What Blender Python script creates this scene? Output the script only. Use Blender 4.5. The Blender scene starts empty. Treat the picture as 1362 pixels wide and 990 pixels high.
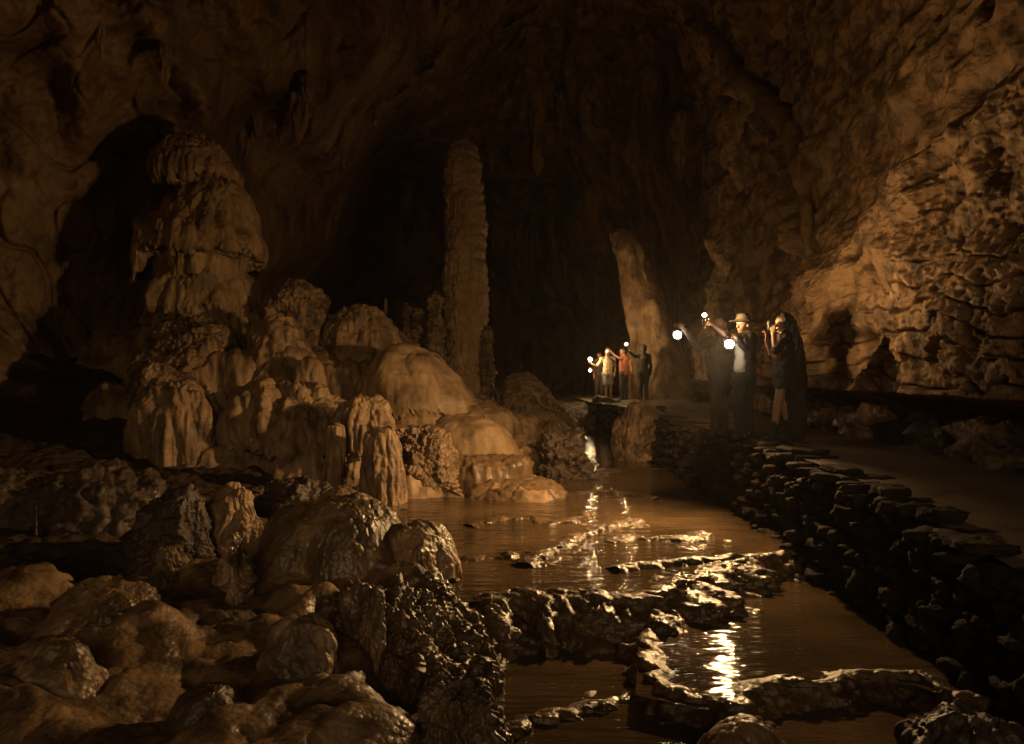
import bpy, math, random
import numpy as np
from mathutils import Vector, Matrix

random.seed(7)
sc = bpy.context.scene
COL = sc.collection
CAMZ, F = 1.9, 1000.0          # camera height above the upper pool, focal length in photo pixels


def P(px, py, d):
    """point at distance d (metres ahead) seen at photo pixel px, py"""
    return ((px - 681) / F * d, d, CAMZ - (py - 495) / F * d)


def G(px, py, z=0.0):
    d = (CAMZ - z) * F / (py - 495)
    return ((px - 681) / F * d, d, z)


# ------------------------------------------------------------------ noise
_rng = np.random.RandomState(3)
_PERM = _rng.permutation(4096).astype(np.int64)
_GR = _rng.normal(size=(4096, 3))
_GR = (_GR / np.linalg.norm(_GR, axis=1)[:, None]).astype(np.float32)


def pn(p):
    p = np.asarray(p, dtype=np.float32)
    i = np.floor(p).astype(np.int64)
    f = (p - i).astype(np.float32)
    u = f * f * f * (f * (f * 6 - 15) + 10)
    out = np.zeros(len(p), np.float32)
    for dx in (0, 1):
        hx = _PERM[(i[:, 0] + dx) & 4095]
        wx = u[:, 0] if dx else 1 - u[:, 0]
        for dy in (0, 1):
            hy = _PERM[(hx + i[:, 1] + dy) & 4095]
            wy = wx * (u[:, 1] if dy else 1 - u[:, 1])
            for dz in (0, 1):
                h = _PERM[(hy + i[:, 2] + dz) & 4095]
                w = wy * (u[:, 2] if dz else 1 - u[:, 2])
                g = _GR[h]
                out += w * (g[:, 0] * (f[:, 0] - dx) + g[:, 1] * (f[:, 1] - dy) + g[:, 2] * (f[:, 2] - dz))
    return out * 1.5


def fbm(p, o=3):
    s, a, q = 0, 1.0, np.asarray(p, np.float32)
    for k in range(o):
        s = s + a * pn(q + 17.3 * k)
        q = q * 2.03
        a *= 0.5
    return s


def billow(p, o=3):
    s, a, q = 0, 1.0, np.asarray(p, np.float32)
    for k in range(o):
        s = s + a * (np.abs(pn(q + 31.7 * k)) * 2 - 0.55)
        q = q * 2.1
        a *= 0.5
    return s


def layers(pos, ls, seed):
    """ls: (kind, amplitude, frequency, vertical frequency factor)"""
    d = np.zeros(len(pos), np.float32)
    for n, (kind, amp, fr, fz) in enumerate(ls):
        q = pos * np.array([fr, fr, fr * fz], np.float32) + np.array([seed * 3.71 + n * 11.3, seed * 1.93, seed * 5.17 + n * 4.4], np.float32)
        if kind == 'f':
            d += amp * fbm(q)
        elif kind == 'b':
            d += amp * billow(q, 2)
        elif kind == 'r':
            d -= amp * billow(q, 3)
    return d


# ------------------------------------------------------------------ mesh / object helpers
def grid_mesh(name, V, nu, nv, wrap=False, cap=False, flip=False):
    """V: (nv rows, nu columns) vertices -> quads"""
    me = bpy.data.meshes.new(name)
    cols = nu if wrap else nu - 1
    j, i = np.meshgrid(np.arange(nv - 1), np.arange(cols), indexing='ij')
    a = j * nu + i
    b = j * nu + (i + 1) % nu
    c = (j + 1) * nu + (i + 1) % nu
    e = (j + 1) * nu + i
    q = np.stack([a, e, c, b] if not flip else [a, b, c, e], -1).reshape(-1)
    nf = (nv - 1) * cols
    starts = np.arange(nf) * 4
    if cap:
        q = np.concatenate([q, np.arange(nu)])
        starts = np.append(starts, nf * 4)
        nf += 1
    me.vertices.add(nu * nv)
    me.vertices.foreach_set('co', np.asarray(V, np.float32).reshape(-1))
    me.loops.add(len(q))
    me.loops.foreach_set('vertex_index', q.astype(np.int32))
    me.polygons.add(nf)
    me.polygons.foreach_set('loop_start', starts.astype(np.int32))
    me.polygons.foreach_set('use_smooth', np.ones(nf, bool))
    me.update(calc_edges=True)
    me.validate()
    return me


def link(name, me, mat, parent=None, loc=(0, 0, 0)):
    o = bpy.data.objects.new(name, me)
    COL.objects.link(o)
    if mat is not None and me is not None:
        me.materials.append(mat)
    o.location = loc
    if parent is not None:
        o.parent = parent
    return o


def tag(o, label, cat, group=None):
    o['label'] = label
    o['category'] = cat
    if group:
        o['group'] = group
    return o


def struct(o):
    o['kind'] = 'structure'
    return o


def empty(name, loc, label=None, cat=None, group=None):
    o = bpy.data.objects.new(name, None)
    COL.objects.link(o)
    o.location = loc
    if label:
        tag(o, label, cat, group)
    return o


DOME = [(0, 0), (.02, .25), (.08, .47), (.2, .7), (.38, .87), (.6, .97), (.8, 1.0), (1, 1.03)]
CONE = [(0, 0), (.02, .12), (.08, .25), (.25, .42), (.5, .62), (.75, .82), (1, 1.0)]
BALL = [(0.5 - 0.5 * math.cos(a * math.pi / 14), math.sin(a * math.pi / 14)) for a in range(15)]
CAP = [(0, 0), (.03, .35), (.1, .6), (.25, .84), (.42, .98), (.55, 1.0), (.6, .93), (.63, .74), (.72, .66), (.85, .72), (1, .85)]
LOW = [(0, 0), (.05, .4), (.15, .62), (.35, .8), (.6, .92), (1, 1.05)]
SLAB = [(0, 0), (.02, .5), (.06, .8), (.15, .95), (.4, 1.0), (.75, .98), (.95, .85), (1, .5)]


def lathe(name, mat, base, h, prof, sx, sy, ls, seed, hem=None, drip=0.0, dripk=9, drift=None, nu=170, nv=120, parent=None, smooth=5, twist=0.0, lay=0.0):
    """rock turned from a profile (t from the top, r), then displaced; base = centre of its foot"""
    pr = np.array(prof, np.float64)
    tt, rr = pr[:, 0], pr[:, 1]
    hw = max(sx, sy)
    seg = np.hypot(np.diff(tt) * h, np.diff(rr) * hw)
    L = np.concatenate([[0], np.cumsum(seg)])
    s = np.linspace(0, L[-1], nv)
    t = np.interp(s, L, tt)
    r = np.interp(s, L, rr)
    if smooth > 1:
        k = np.hanning(smooth + 2)[1:-1]
        k /= k.sum()
        pad = smooth // 2
        t2 = np.convolve(np.concatenate([np.repeat(t[0], pad), t, np.repeat(t[-1], pad)]), k, 'valid')[:nv]
        r2 = np.convolve(np.concatenate([-r[1:pad + 1][::-1], r, np.repeat(r[-1], pad)]), k, 'valid')[:nv]
        t, r = t2, np.maximum(r2, 0.002)
    u = np.linspace(0, 2 * math.pi, nu, endpoint=False)
    T, U = np.meshgrid(t, u, indexing='ij')
    R = np.repeat(r[:, None], nu, 1)
    Z = h * (1 - T)
    if hem is not None and drip > 0:
        q = np.stack([np.cos(u) * dripk, np.sin(u) * dripk, np.full_like(u, seed * 2.7)], 1)
        n1 = np.clip(0.35 + 1.1 * pn(q * .3 + 4) + 0.5 * pn(q) + 0.45 * pn(q * 2.7 + 9), 0, 1.8)
        for hm in (hem if isinstance(hem, (list, tuple)) else [hem]):
            w = np.exp(-((T - hm) / 0.05) ** 2)
            Z = Z - drip * w * n1[None, :]
    dx = dy = 0
    if drift is not None:
        dx = np.interp(T, [d[0] for d in drift], [d[1] for d in drift])
        dy = np.interp(T, [d[0] for d in drift], [d[2] if len(d) > 2 else 0 for d in drift])
    X = R * np.cos(U + twist * T) * sx + dx
    Y = R * np.sin(U + twist * T) * sy + dy
    V = np.stack([X, Y, Z], -1)
    du = np.roll(V, -1, 1) - np.roll(V, 1, 1)
    dv = np.gradient(V, axis=0)
    N = np.cross(dv, du)
    ln = np.linalg.norm(N, axis=2, keepdims=True)
    N = N / np.maximum(ln, 1e-9)
    N[:2] = (0, 0, 1)
    wp = V.reshape(-1, 3).astype(np.float32)
    D = layers(wp, ls, seed).reshape(nv, nu)
    if lay:
        D = D + lay * (np.abs(np.sin((Z + 0.3 * pn(wp * 1.3).reshape(nv, nu)) * 9.0)) - 0.5)
    fade = np.clip(R / 0.22, 0, 1)
    V = V + N * (D * (0.35 + 0.65 * fade))[..., None]
    V[0] = V[0].mean(0)
    me = grid_mesh(name, V, nu, nv, wrap=True, cap=False)
    return link(name, me, mat, parent, base)


# ------------------------------------------------------------------ materials
def nodes(name):
    m = bpy.data.materials.new(name)
    m.use_nodes = True
    nt = m.node_tree
    b = nt.nodes['Principled BSDF']
    return m, nt, b


def rock_mat(name, c1, c2, sc1=1.2, streak=0.5, fine=26, bump=0.5, dist=0.03, knob=0.5, kscale=11, rough=(.45, .8), spec=.4, dark=None, kz=1.0, terr=0.0):
    m, nt, b = nodes(name)
    N, Lk = nt.nodes.new, nt.links.new
    tc = N('ShaderNodeTexCoord')
    oi = N('ShaderNodeObjectInfo')
    mul = N('ShaderNodeMath'); mul.operation = 'MULTIPLY'; mul.inputs[1].default_value = 37
    Lk(oi.outputs['Random'], mul.inputs[0])
    add = N('ShaderNodeVectorMath'); add.operation = 'ADD'
    Lk(tc.outputs['Object'], add.inputs[0]); Lk(mul.outputs[0], add.inputs[1])
    n1 = N('ShaderNodeTexNoise'); n1.inputs['Scale'].default_value = sc1; n1.inputs['Detail'].default_value = 4; n1.inputs['Roughness'].default_value = .62
    Lk(add.outputs[0], n1.inputs['Vector'])
    r1 = N('ShaderNodeValToRGB')
    r1.color_ramp.elements[0].position = .3; r1.color_ramp.elements[0].color = (*c2, 1)
    r1.color_ramp.elements[1].position = .66; r1.color_ramp.elements[1].color = (*c1, 1)
    Lk(n1.outputs['Fac'], r1.inputs['Fac'])
    mp = N('ShaderNodeMapping'); mp.inputs['Scale'].default_value = (1, 1, .09)
    Lk(add.outputs[0], mp.inputs['Vector'])
    n2 = N('ShaderNodeTexNoise'); n2.inputs['Scale'].default_value = 7; n2.inputs['Detail'].default_value = 3
    Lk(mp.outputs[0], n2.inputs['Vector'])
    r2 = N('ShaderNodeMapRange'); r2.inputs['From Min'].default_value = .32; r2.inputs['From Max'].default_value = .62
    r2.inputs['To Min'].default_value = 1 - streak; r2.inputs['To Max'].default_value = 1
    Lk(n2.outputs['Fac'], r2.inputs['Value'])
    mx = N('ShaderNodeMix'); mx.data_type = 'RGBA'; mx.blend_type = 'MULTIPLY'; mx.inputs['Factor'].default_value = 1
    Lk(r1.outputs['Color'], mx.inputs['A']); Lk(r2.outputs[0], mx.inputs['B'])
    outc = mx.outputs['Result']
    if dark:
        n4 = N('ShaderNodeTexNoise'); n4.inputs['Scale'].default_value = dark[0]; n4.inputs['Detail'].default_value = 3
        Lk(add.outputs[0], n4.inputs['Vector'])
        r4 = N('ShaderNodeMapRange'); r4.inputs['From Min'].default_value = dark[1]; r4.inputs['From Max'].default_value = dark[1] + .12
        r4.inputs['To Min'].default_value = dark[2]; r4.inputs['To Max'].default_value = 1
        Lk(n4.outputs['Fac'], r4.inputs['Value'])
        mx2 = N('ShaderNodeMix'); mx2.data_type = 'RGBA'; mx2.blend_type = 'MULTIPLY'; mx2.inputs['Factor'].default_value = 1
        Lk(outc, mx2.inputs['A']); Lk(r4.outputs[0], mx2.inputs['B'])
        outc = mx2.outputs['Result']
    Lk(outc, b.inputs['Base Color'])
    rr = N('ShaderNodeMapRange'); rr.inputs['From Min'].default_value = .35; rr.inputs['From Max'].default_value = .65
    rr.inputs['To Min'].default_value = rough[0]; rr.inputs['To Max'].default_value = rough[1]
    n5 = N('ShaderNodeTexNoise'); n5.inputs['Scale'].default_value = 3.1; n5.inputs['Detail'].default_value = 2
    Lk(add.outputs[0], n5.inputs['Vector']); Lk(n5.outputs['Fac'], rr.inputs['Value'])
    Lk(rr.outputs[0], b.inputs['Roughness'])
    b.inputs['Specular IOR Level'].default_value = spec
    # bump
    n3 = N('ShaderNodeTexNoise'); n3.inputs['Scale'].default_value = fine; n3.inputs['Detail'].default_value = 3.5; n3.inputs['Roughness'].default_value = .65
    Lk(add.outputs[0], n3.inputs['Vector'])
    mk = N('ShaderNodeMapping'); mk.inputs['Scale'].default_value = (1, 1, kz)
    Lk(add.outputs[0], mk.inputs['Vector'])
    vo = N('ShaderNodeTexVoronoi'); vo.feature = 'F1'; vo.inputs['Scale'].default_value = kscale
    wn = N('ShaderNodeMix'); wn.data_type = 'VECTOR'; wn.inputs['Factor'].default_value = .12
    Lk(mk.outputs[0], wn.inputs[4]); Lk(n1.outputs['Color'], wn.inputs[5])
    Lk(wn.outputs[1], vo.inputs['Vector'])
    b1 = N('ShaderNodeBump'); b1.inputs['Strength'].default_value = knob; b1.inputs['Distance'].default_value = dist * 1.6; b1.invert = True
    Lk(vo.outputs['Distance'], b1.inputs['Height'])
    b2 = N('ShaderNodeBump'); b2.inputs['Strength'].default_value = bump; b2.inputs['Distance'].default_value = dist
    Lk(n3.outputs['Fac'], b2.inputs['Height']); Lk(b1.outputs[0], b2.inputs['Normal'])
    last = b2
    if terr:
        mt = N('ShaderNodeMapping'); mt.inputs['Scale'].default_value = (1, 1, 5.5)
        Lk(add.outputs[0], mt.inputs['Vector'])
        nt_ = N('ShaderNodeTexNoise'); nt_.inputs['Scale'].default_value = 4.2; nt_.inputs['Detail'].default_value = 3
        Lk(mt.outputs[0], nt_.inputs['Vector'])
        b3 = N('ShaderNodeBump'); b3.inputs['Strength'].default_value = terr; b3.inputs['Distance'].default_value = .05
        Lk(nt_.outputs['Fac'], b3.inputs['Height']); Lk(b2.outputs[0], b3.inputs['Normal'])
        last = b3
    Lk(last.outputs[0], b.inputs['Normal'])
    return m


def plain(name, c, rough=.7, metal=0.0, var=.25, scale=30, bump=.15):
    m, nt, b = nodes(name)
    N, Lk = nt.nodes.new, nt.links.new
    tc = N('ShaderNodeTexCoord')
    n = N('ShaderNodeTexNoise'); n.inputs['Scale'].default_value = scale; n.inputs['Detail'].default_value = 4
    Lk(tc.outputs['Object'], n.inputs['Vector'])
    r = N('ShaderNodeValToRGB')
    r.color_ramp.elements[0].position = .3; r.color_ramp.elements[0].color = tuple(x * (1 - var) for x in c) + (1,)
    r.color_ramp.elements[1].position = .7; r.color_ramp.elements[1].color = tuple(min(1, x * (1 + var)) for x in c) + (1,)
    Lk(n.outputs['Fac'], r.inputs['Fac']); Lk(r.outputs[0], b.inputs['Base Color'])
    b.inputs['Roughness'].default_value = rough
    b.inputs['Metallic'].default_value = metal
    bp = N('ShaderNodeBump'); bp.inputs['Strength'].default_value = bump; bp.inputs['Distance'].default_value = .01
    Lk(n.outputs['Fac'], bp.inputs['Height']); Lk(bp.outputs[0], b.inputs['Normal'])
    return m


def glow_mat(name, c, s):
    m, nt, b = nodes(name)
    b.inputs['Base Color'].default_value = (.8, .8, .8, 1)
    b.inputs['Emission Color'].default_value = (*c, 1)
    b.inputs['Emission Strength'].default_value = s
    return m


M = {}
M['wall'] = rock_mat('cave_wall_rock', (.29, .18, .095), (.17, .10, .05), .5, .35, 9, .55, .09, .35, 3.2, dark=(.9, .36, .55))
M['rightwall'] = rock_mat('right_wall_rock', (.38, .24, .13), (.22, .13, .068), .8, .3, 16, .7, .05, .12, 9, dark=(2.6, .41, .42))
M['pale'] = rock_mat('pale_flowstone', (.36, .235, .13), (.25, .155, .082), 1.3, .22, 24, .22, .02, .12, 9, rough=(.4, .75), dark=(2.2, .40, .6), terr=.35)
M['tan'] = rock_mat('tan_flowstone', (.34, .215, .12), (.19, .115, .06), 1.5, .45, 22, .4, .03, .3, 10, rough=(.4, .75), kz=.4, dark=(2.2, .38, .6), terr=.35)
M['knobby'] = rock_mat('knobby_flowstone', (.31, .195, .11), (.15, .09, .05), 2.0, .4, 25, .6, .035, .9, 9, rough=(.35, .7), dark=(3.5, .42, .45))
M['wet'] = rock_mat('wet_flowstone', (.33, .205, .108), (.15, .09, .045), 1.5, .35, 26, .55, .014, .38, 26, rough=(.26, .58), spec=.5, dark=(2.2, .44, .42))
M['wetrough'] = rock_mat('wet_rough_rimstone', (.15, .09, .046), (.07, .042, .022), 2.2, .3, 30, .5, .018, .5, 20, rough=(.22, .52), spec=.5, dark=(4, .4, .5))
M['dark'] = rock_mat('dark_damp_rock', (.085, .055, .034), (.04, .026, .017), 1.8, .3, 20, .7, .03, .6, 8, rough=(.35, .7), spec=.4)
M['floor'] = rock_mat('floor_rock', (.06, .037, .02), (.03, .019, .011), 1.4, .2, 22, .7, .03, .6, 9, rough=(.55, .85), spec=.3)
M['stone'] = rock_mat('wall_stone', (.036, .024, .016), (.016, .011, .008), 2.5, .15, 24, .9, .03, .5, 12, rough=(.7, .95), spec=.1)
M['path'] = rock_mat('path_concrete', (.15, .105, .07), (.09, .06, .04), 1.4, .0, 45, .4, .008, .1, 20, rough=(.5, .85), spec=.3)
M['apron'] = rock_mat('apron_flowstone', (.20, .125, .065), (.12, .07, .035), 1.5, .4, 22, .35, .02, .2, 10, rough=(.3, .6))
M['column'] = rock_mat('column_flowstone', (.42, .28, .16), (.26, .165, .09), 1.8, .3, 22, .45, .03, .4, 8, rough=(.45, .8), kz=.5, terr=1.0)
M['skin'] = plain('skin', (.24, .13, .08), .5, 0, .08, 20, .05)
M['black'] = plain('black_cloth', (.012, .011, .011), .8)
M['dress'] = plain('dark_brown_cloth', (.022, .014, .011), .85)
M['brown'] = plain('brown_cloth', (.03, .017, .011), .85)
M['white'] = plain('white_cloth', (.40, .37, .33), .8, 0, .1)
M['cream'] = plain('cream_cloth', (.26, .21, .14), .8, 0, .1)
M['orange'] = plain('orange_cloth', (.20, .06, .03), .8, 0, .12)
M['grey'] = plain('grey_cloth', (.12, .11, .11), .8)
M['hair'] = plain('dark_hair', (.010, .007, .006), .45, 0, .4, 60, .4)
M['straw'] = plain('straw_hat', (.022, .014, .009), .75, 0, .2, 60, .3)
M['metal'] = plain('lantern_metal', (.10, .085, .07), .4, 1.0, .2)
M['steel'] = plain('rail_steel', (.3, .26, .22), .45, 1.0, .2)
M['phone'] = plain('phone_case', (.02, .02, .022), .3, 0, .1)
M['bulb'] = glow_mat('lit_glass', (1, .82, .58), 55)
M['bulb_small'] = glow_mat('small_lit_glass', (1, .80, .60), 22)
M['bulb_dim'] = glow_mat('dim_lit_glass', (1, .74, .55), 6)


def water_mat():
    m, nt, b = nodes('water')
    N, Lk = nt.nodes.new, nt.links.new
    tc = N('ShaderNodeTexCoord')
    b.inputs['Base Color'].default_value = (.105, .062, .028, 1)
    b.inputs['Roughness'].default_value = .05
    b.inputs['IOR'].default_value = 1.33
    mp = N('ShaderNodeMapping'); mp.inputs['Scale'].default_value = (.45, 2.3, 1)
    Lk(tc.outputs['Object'], mp.inputs['Vector'])
    n1 = N('ShaderNodeTexNoise'); n1.inputs['Scale'].default_value = 2.2; n1.inputs['Detail'].default_value = 2.0; n1.inputs['Distortion'].default_value = .5
    n2 = N('ShaderNodeTexNoise'); n2.inputs['Scale'].default_value = 9; n2.inputs['Detail'].default_value = 2.0
    Lk(mp.outputs[0], n1.inputs['Vector']); Lk(mp.outputs[0], n2.inputs['Vector'])
    b1 = N('ShaderNodeBump'); b1.inputs['Strength'].default_value = .5; b1.inputs['Distance'].default_value = .06
    b2 = N('ShaderNodeBump'); b2.inputs['Strength'].default_value = .6; b2.inputs['Distance'].default_value = .022
    Lk(n1.outputs['Fac'], b1.inputs['Height']); Lk(n2.outputs['Fac'], b2.inputs['Height'])
    Lk(b1.outputs[0], b2.inputs['Normal']); Lk(b2.outputs[0], b.inputs['Normal'])
    # muddy bed showing through in patches
    n3 = N('ShaderNodeTexNoise'); n3.inputs['Scale'].default_value = .9; n3.inputs['Detail'].default_value = 5
    Lk(tc.outputs['Object'], n3.inputs['Vector'])
    r = N('ShaderNodeValToRGB')
    r.color_ramp.elements[0].position = .42; r.color_ramp.elements[0].color = (.045, .029, .015, 1)
    r.color_ramp.elements[1].position = .62; r.color_ramp.elements[1].color = (.085, .052, .027, 1)
    Lk(n3.outputs['Fac'], r.inputs['Fac']); Lk(r.outputs[0], b.inputs['Base Color'])
    return m


M['water'] = water_mat()

# ------------------------------------------------------------------ cave shell (left wall, back wall, vault), seen from inside
CTRL = [  # photo pixel, distance ahead
    (-900, 495, 7), (-500, 495, 10), (-500, -300, 9), (-100, 520, 13), (0, 300, 15.5), (0, 0, 12.5), (0, 600, 13), (80, 130, 16.5), (80, 330, 18),
    (170, 420, 19), (150, 0, 14), (250, 90, 18), (300, 0, 15.5), (330, 330, 20), (400, 100, 20), (410, 330, 22), (440, 200, 22), (500, 350, 58), (530, 250, 56), (475, 450, 56), (560, 300, 60), (450, 380, 50),
    (560, 150, 35), (480, 60, 20), (600, 0, 27), (700, 100, 38), (700, 300, 50), (740, 480, 55), (690, 500, 55), (640, 430, 52),
    (850, 100, 34), (790, 300, 38), (840, 500, 33), (950, 200, 29), (1000, 300, 29), (1000, 0, 22), (1100, 495, 28), (1300, 300, 24),
    (200, -250, 11), (681, -400, 17), (1100, -300, 14), (1800, 200, 16), (2200, 495, 12)]
_cd, _cr = [], []
for px, py, d in CTRL:
    v = np.array(P(px, py, d)) - np.array([0, 0, CAMZ])
    r = np.linalg.norm(v)
    _cd.append(v / r); _cr.append(math.log(r))
for v, r in (((0, 0, 1), 11.), ((0, -1, .2), 9.), ((1, -.6, .2), 9.), ((-1, -.6, .2), 8.), ((-.3, -.5, 1), 9.), ((.3, .5, 1), 13.)):
    v = np.array(v) / np.linalg.norm(v); _cd.append(v); _cr.append(math.log(r))
_cd, _cr = np.array(_cd), np.array(_cr)


def shell_r(D):
    c = np.clip(D @ _cd.T, -1, 1)
    ang = np.arccos(c)
    w = 1.0 / (ang ** 2 + 0.004) ** 1.6
    return np.exp((w * _cr).sum(1) / w.sum(1))


# ribs and drapes of the roof and back wall (direction from, to, width, relief in metres)
RIBS = [((160, -80), (300, 215), 24, 1.1), ((285, -80), (372, 115), 26, .9), ((395, -60), (432, 200), 26, 1.0), ((520, -60), (545, 150), 30, 1.2), ((610, -60), (590, 140), 26, 1.0),
        ((725, -60), (690, 270), 26, 1.6), ((780, -40), (770, 330), 24, 1.4), ((880, -60), (945, 330), 26, 1.3), ((855, 60), (905, 330), 18, .9), ((70, -60), (110, 170), 26, .8), ((480, 80), (455, 330), 22, 1.0), ((655, 250), (662, 470), 20, 1.6), ((735, 300), (728, 480), 18, 1.6)]


def shell_point(D):
    r = shell_r(D)
    Pp = D * r[:, None]
    # diagonal ribs, vertical folds and pits
    a = math.radians(32)
    q = np.stack([Pp[:, 0] * math.cos(a) + Pp[:, 2] * math.sin(a), Pp[:, 1] * .8, (-Pp[:, 0] * math.sin(a) + Pp[:, 2] * math.cos(a)) * .16], 1)
    d = 0.95 * fbm(q * .36 + 4, 3) + .35 * billow(q * .2 + 9, 1) + .5 * fbm(Pp * .22 + 8, 2) + .13 * fbm(Pp * 1.1, 4) + .06 * fbm(Pp * 4.1, 3) - .22 * np.exp(-(pn(q * .9 + 33) / .045) ** 2) * np.clip(.5 + pn(Pp * .5 + 5), 0, 1)
    pit = pn(Pp * .9 + 60)
    d = d - .5 * np.clip(pit - .5, 0, 1)
    sm = np.clip((Pp[:, 0] + 8) / 8, 0, 1)
    fold = np.stack([Pp[:, 0] * .75, Pp[:, 1] * .5, Pp[:, 2] * .07], 1)
    d = d - sm * .65 * billow(fold, 2)
    fy = np.maximum(D[:, 1], .05)
    ppx, ppy = 681 + F * D[:, 0] / fy, 495 - F * D[:, 2] / fy
    for (ax, ay), (bx, by), wd, am in RIBS:
        wob = 14 * pn(Pp * .35 + ax)
        t = np.clip(((ppx - ax) * (bx - ax) + (ppy - ay) * (by - ay)) / ((bx - ax) ** 2 + (by - ay) ** 2), 0, 1)
        ds = np.hypot(ppx + wob - (ax + t * (bx - ax)), ppy - (ay + t * (by - ay)))
        d = d + am * np.exp(-(ds / wd) ** 2) * (D[:, 1] > .1)
    return D * (r - d)[:, None] + np.array([0, 0, CAMZ])


def build_shell():
    az = np.concatenate([np.linspace(-180, -42, 90, endpoint=False), np.linspace(-42, 32, 760, endpoint=False), np.linspace(32, 180, 90)])
    el = np.concatenate([np.linspace(-22, -6, 40, endpoint=False), np.linspace(-6, 34, 430, endpoint=False), np.linspace(34, 89.5, 70)])
    A, E = np.meshgrid(np.radians(az), np.radians(el))
    D = np.stack([np.sin(A) * np.cos(E), np.cos(A) * np.cos(E), np.sin(E)], -1).reshape(-1, 3)
    V = shell_point(D)
    me = grid_mesh('cave_wall', V, len(az), len(el), flip=True)
    # unseen opening added behind the camera to let dim sky fill the foreground
    import bmesh
    bm = bmesh.new(); bm.from_mesh(me)
    kill = []
    for f in bm.faces:
        c = f.calc_center_median()
        a = math.degrees(math.atan2(c.x, c.y)); e = math.degrees(math.atan2(c.z - CAMZ, math.hypot(c.x, c.y)))
        if abs(a) > 140 and 2 < e < 38 + 6 * math.sin(a * .3):
            kill.append(f)
    bmesh.ops.delete(bm, geom=kill, context='FACES')
    bm.to_mesh(me); bm.free()
    return me


struct(link('cave_wall', build_shell(), M['wall']))


def wall_hit(px, py):
    v = np.array(P(px, py, 1.0)) - np.array([0, 0, CAMZ])
    v = v / np.linalg.norm(v)
    return shell_point(v[None])[0]


# ------------------------------------------------------------------ right wall
def right_wall_x(y, z):
    base = np.interp(y, [-7, 0, 5, 8, 11, 14, 18, 22, 25, 27, 29], [6.5, 6.0, 5.7, 5.65, 5.65, 5.9, 6.1, 6.3, 6.7, 7.0, 6.9])
    off = np.interp(z, [.4, 1.0, 1.35, 1.5, 1.64, 2.6, 3.5, 5, 7, 9, 12, 15, 18, 21, 24], [.75, .7, .6, .35, -.28, -.28, -.1, .2, .6, .7, .4, -.6, -2.2, -6, -11])
    p3 = np.stack([base * .3, y, z], 1).astype(np.float32)
    warp = .30 * fbm(p3 * .6 + 3) + .07 * fbm(p3 * 2.1 + 3) + .05 * (14 - y) * .2
    # bedding ledges with undercuts
    s = (z + warp) / .30
    fr = s - np.floor(s)
    row = np.floor(s)
    rnd = pn(np.stack([row * 3.3 + 1.7, y * .55, row * 1.1], 1))
    w_l = np.interp(z, [1.2, 1.5, 2.9, 3.4], [0, 1, 1, 0]) * np.interp(y, [4, 8, 17, 24], [1, 1, .8, .2])
    ledge = -w_l * (.35 + 1.0 * rnd) * .20 * np.where(fr < .18, fr / .18, 1 - .55 * (fr - .18) / .82)
    dark_cut = w_l * .22 * np.exp(-((fr - .02) / .06) ** 2)
    # lower flowstone bulge standing proud, its rim climbing towards the camera
    zb = np.interp(y, [5, 9, 14, 17], [5.6, 5.0, 3.75, 3.2]) + .25 * pn(np.stack([y * .8, y * 0, y * 0 + 5.5], 1))
    bul = -.5 / (1 + np.exp((z - zb) / .07)) * np.interp(y, [4, 8, 15, 18], [1, 1, .9, 0])
    # thin rib climbing away over the upper wall
    ax, az_, bx, bz = 15.2, 4.2, 24.5, 13.2
    tl = np.clip(((y - ax) * (bx - ax) + (z - az_) * (bz - az_)) / ((bx - ax) ** 2 + (bz - az_) ** 2), 0, 1)
    dist = np.hypot(y - (ax + tl * (bx - ax)), z - (az_ + tl * (bz - az_)))
    rib = -.6 * np.exp(-(dist / (.12 + .2 * tl)) ** 2)
    low = 1 / (1 + np.exp((z - zb) / .2))
    near = np.interp(y, [6, 10, 14], [1, .75, .35])
    d = .38 * fbm(p3 * .45 + 2) + .14 * fbm(p3 * 1.3, 3) + .07 * fbm(p3 * np.array([1, 2.4, 2.0]), 4) + .075 * low * near * np.clip(fbm(p3 * np.array([1, 5.2, 4.0]) + 12, 3) - .12, 0, 1) + (.014 + .034 * near * low) * fbm(p3 * np.array([1, 11, 9]), 3) + .02 * low * billow(p3 * np.array([1, 6.5, 5]), 2)
    # pits
    pit = pn(p3 * np.array([.6, 1.7, 1.5]) + 40)
    d = d + (.35 * near + .1) * np.clip(pit - .45, 0, 1) * 1.6
    # vertical drapes on the far half
    far = np.interp(y, [15, 20], [0, 1])
    d = d + far * .45 * billow(np.stack([y * .62, y * 0 + 9, z * .09], 1), 3)
    x = base + off + ledge + dark_cut + bul + rib + d
    for hy, hz, hr in ((11.9, 4.75, .16), (15.2, 4.15, .2), (12.6, 6.1, .15), (13.8, 5.7, .16), (10.6, 5.2, .2), (10.2, 6.3, .18), (9.4, 4.6, .22), (9.6, 5.6, .2), (11.2, 3.7, .14), (12.9, 3.9, .12)):
        x = x + .42 * np.exp(-(((y - hy) * .8) ** 2 + (z - hz) ** 2 + .3 * (y - hy) * (z - hz)) / hr ** 2)
    return x


def build_right_wall():
    ys = np.concatenate([np.linspace(-7, 6, 60, endpoint=False), np.linspace(6, 17, 560, endpoint=False), np.linspace(17, 29, 260)])
    zs = np.concatenate([np.linspace(.4, 6, 430, endpoint=False), np.linspace(6, 14, 260, endpoint=False), np.linspace(14, 24, 60)])
    Y, Z = np.meshgrid(ys, zs)
    y, z = Y.reshape(-1), Z.reshape(-1)
    return grid_mesh('cave_wall', np.stack([right_wall_x(y, z), y, z], 1), len(ys), len(zs), flip=False)


struct(link('cave_wall', build_right_wall(), M['rightwall']))


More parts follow.
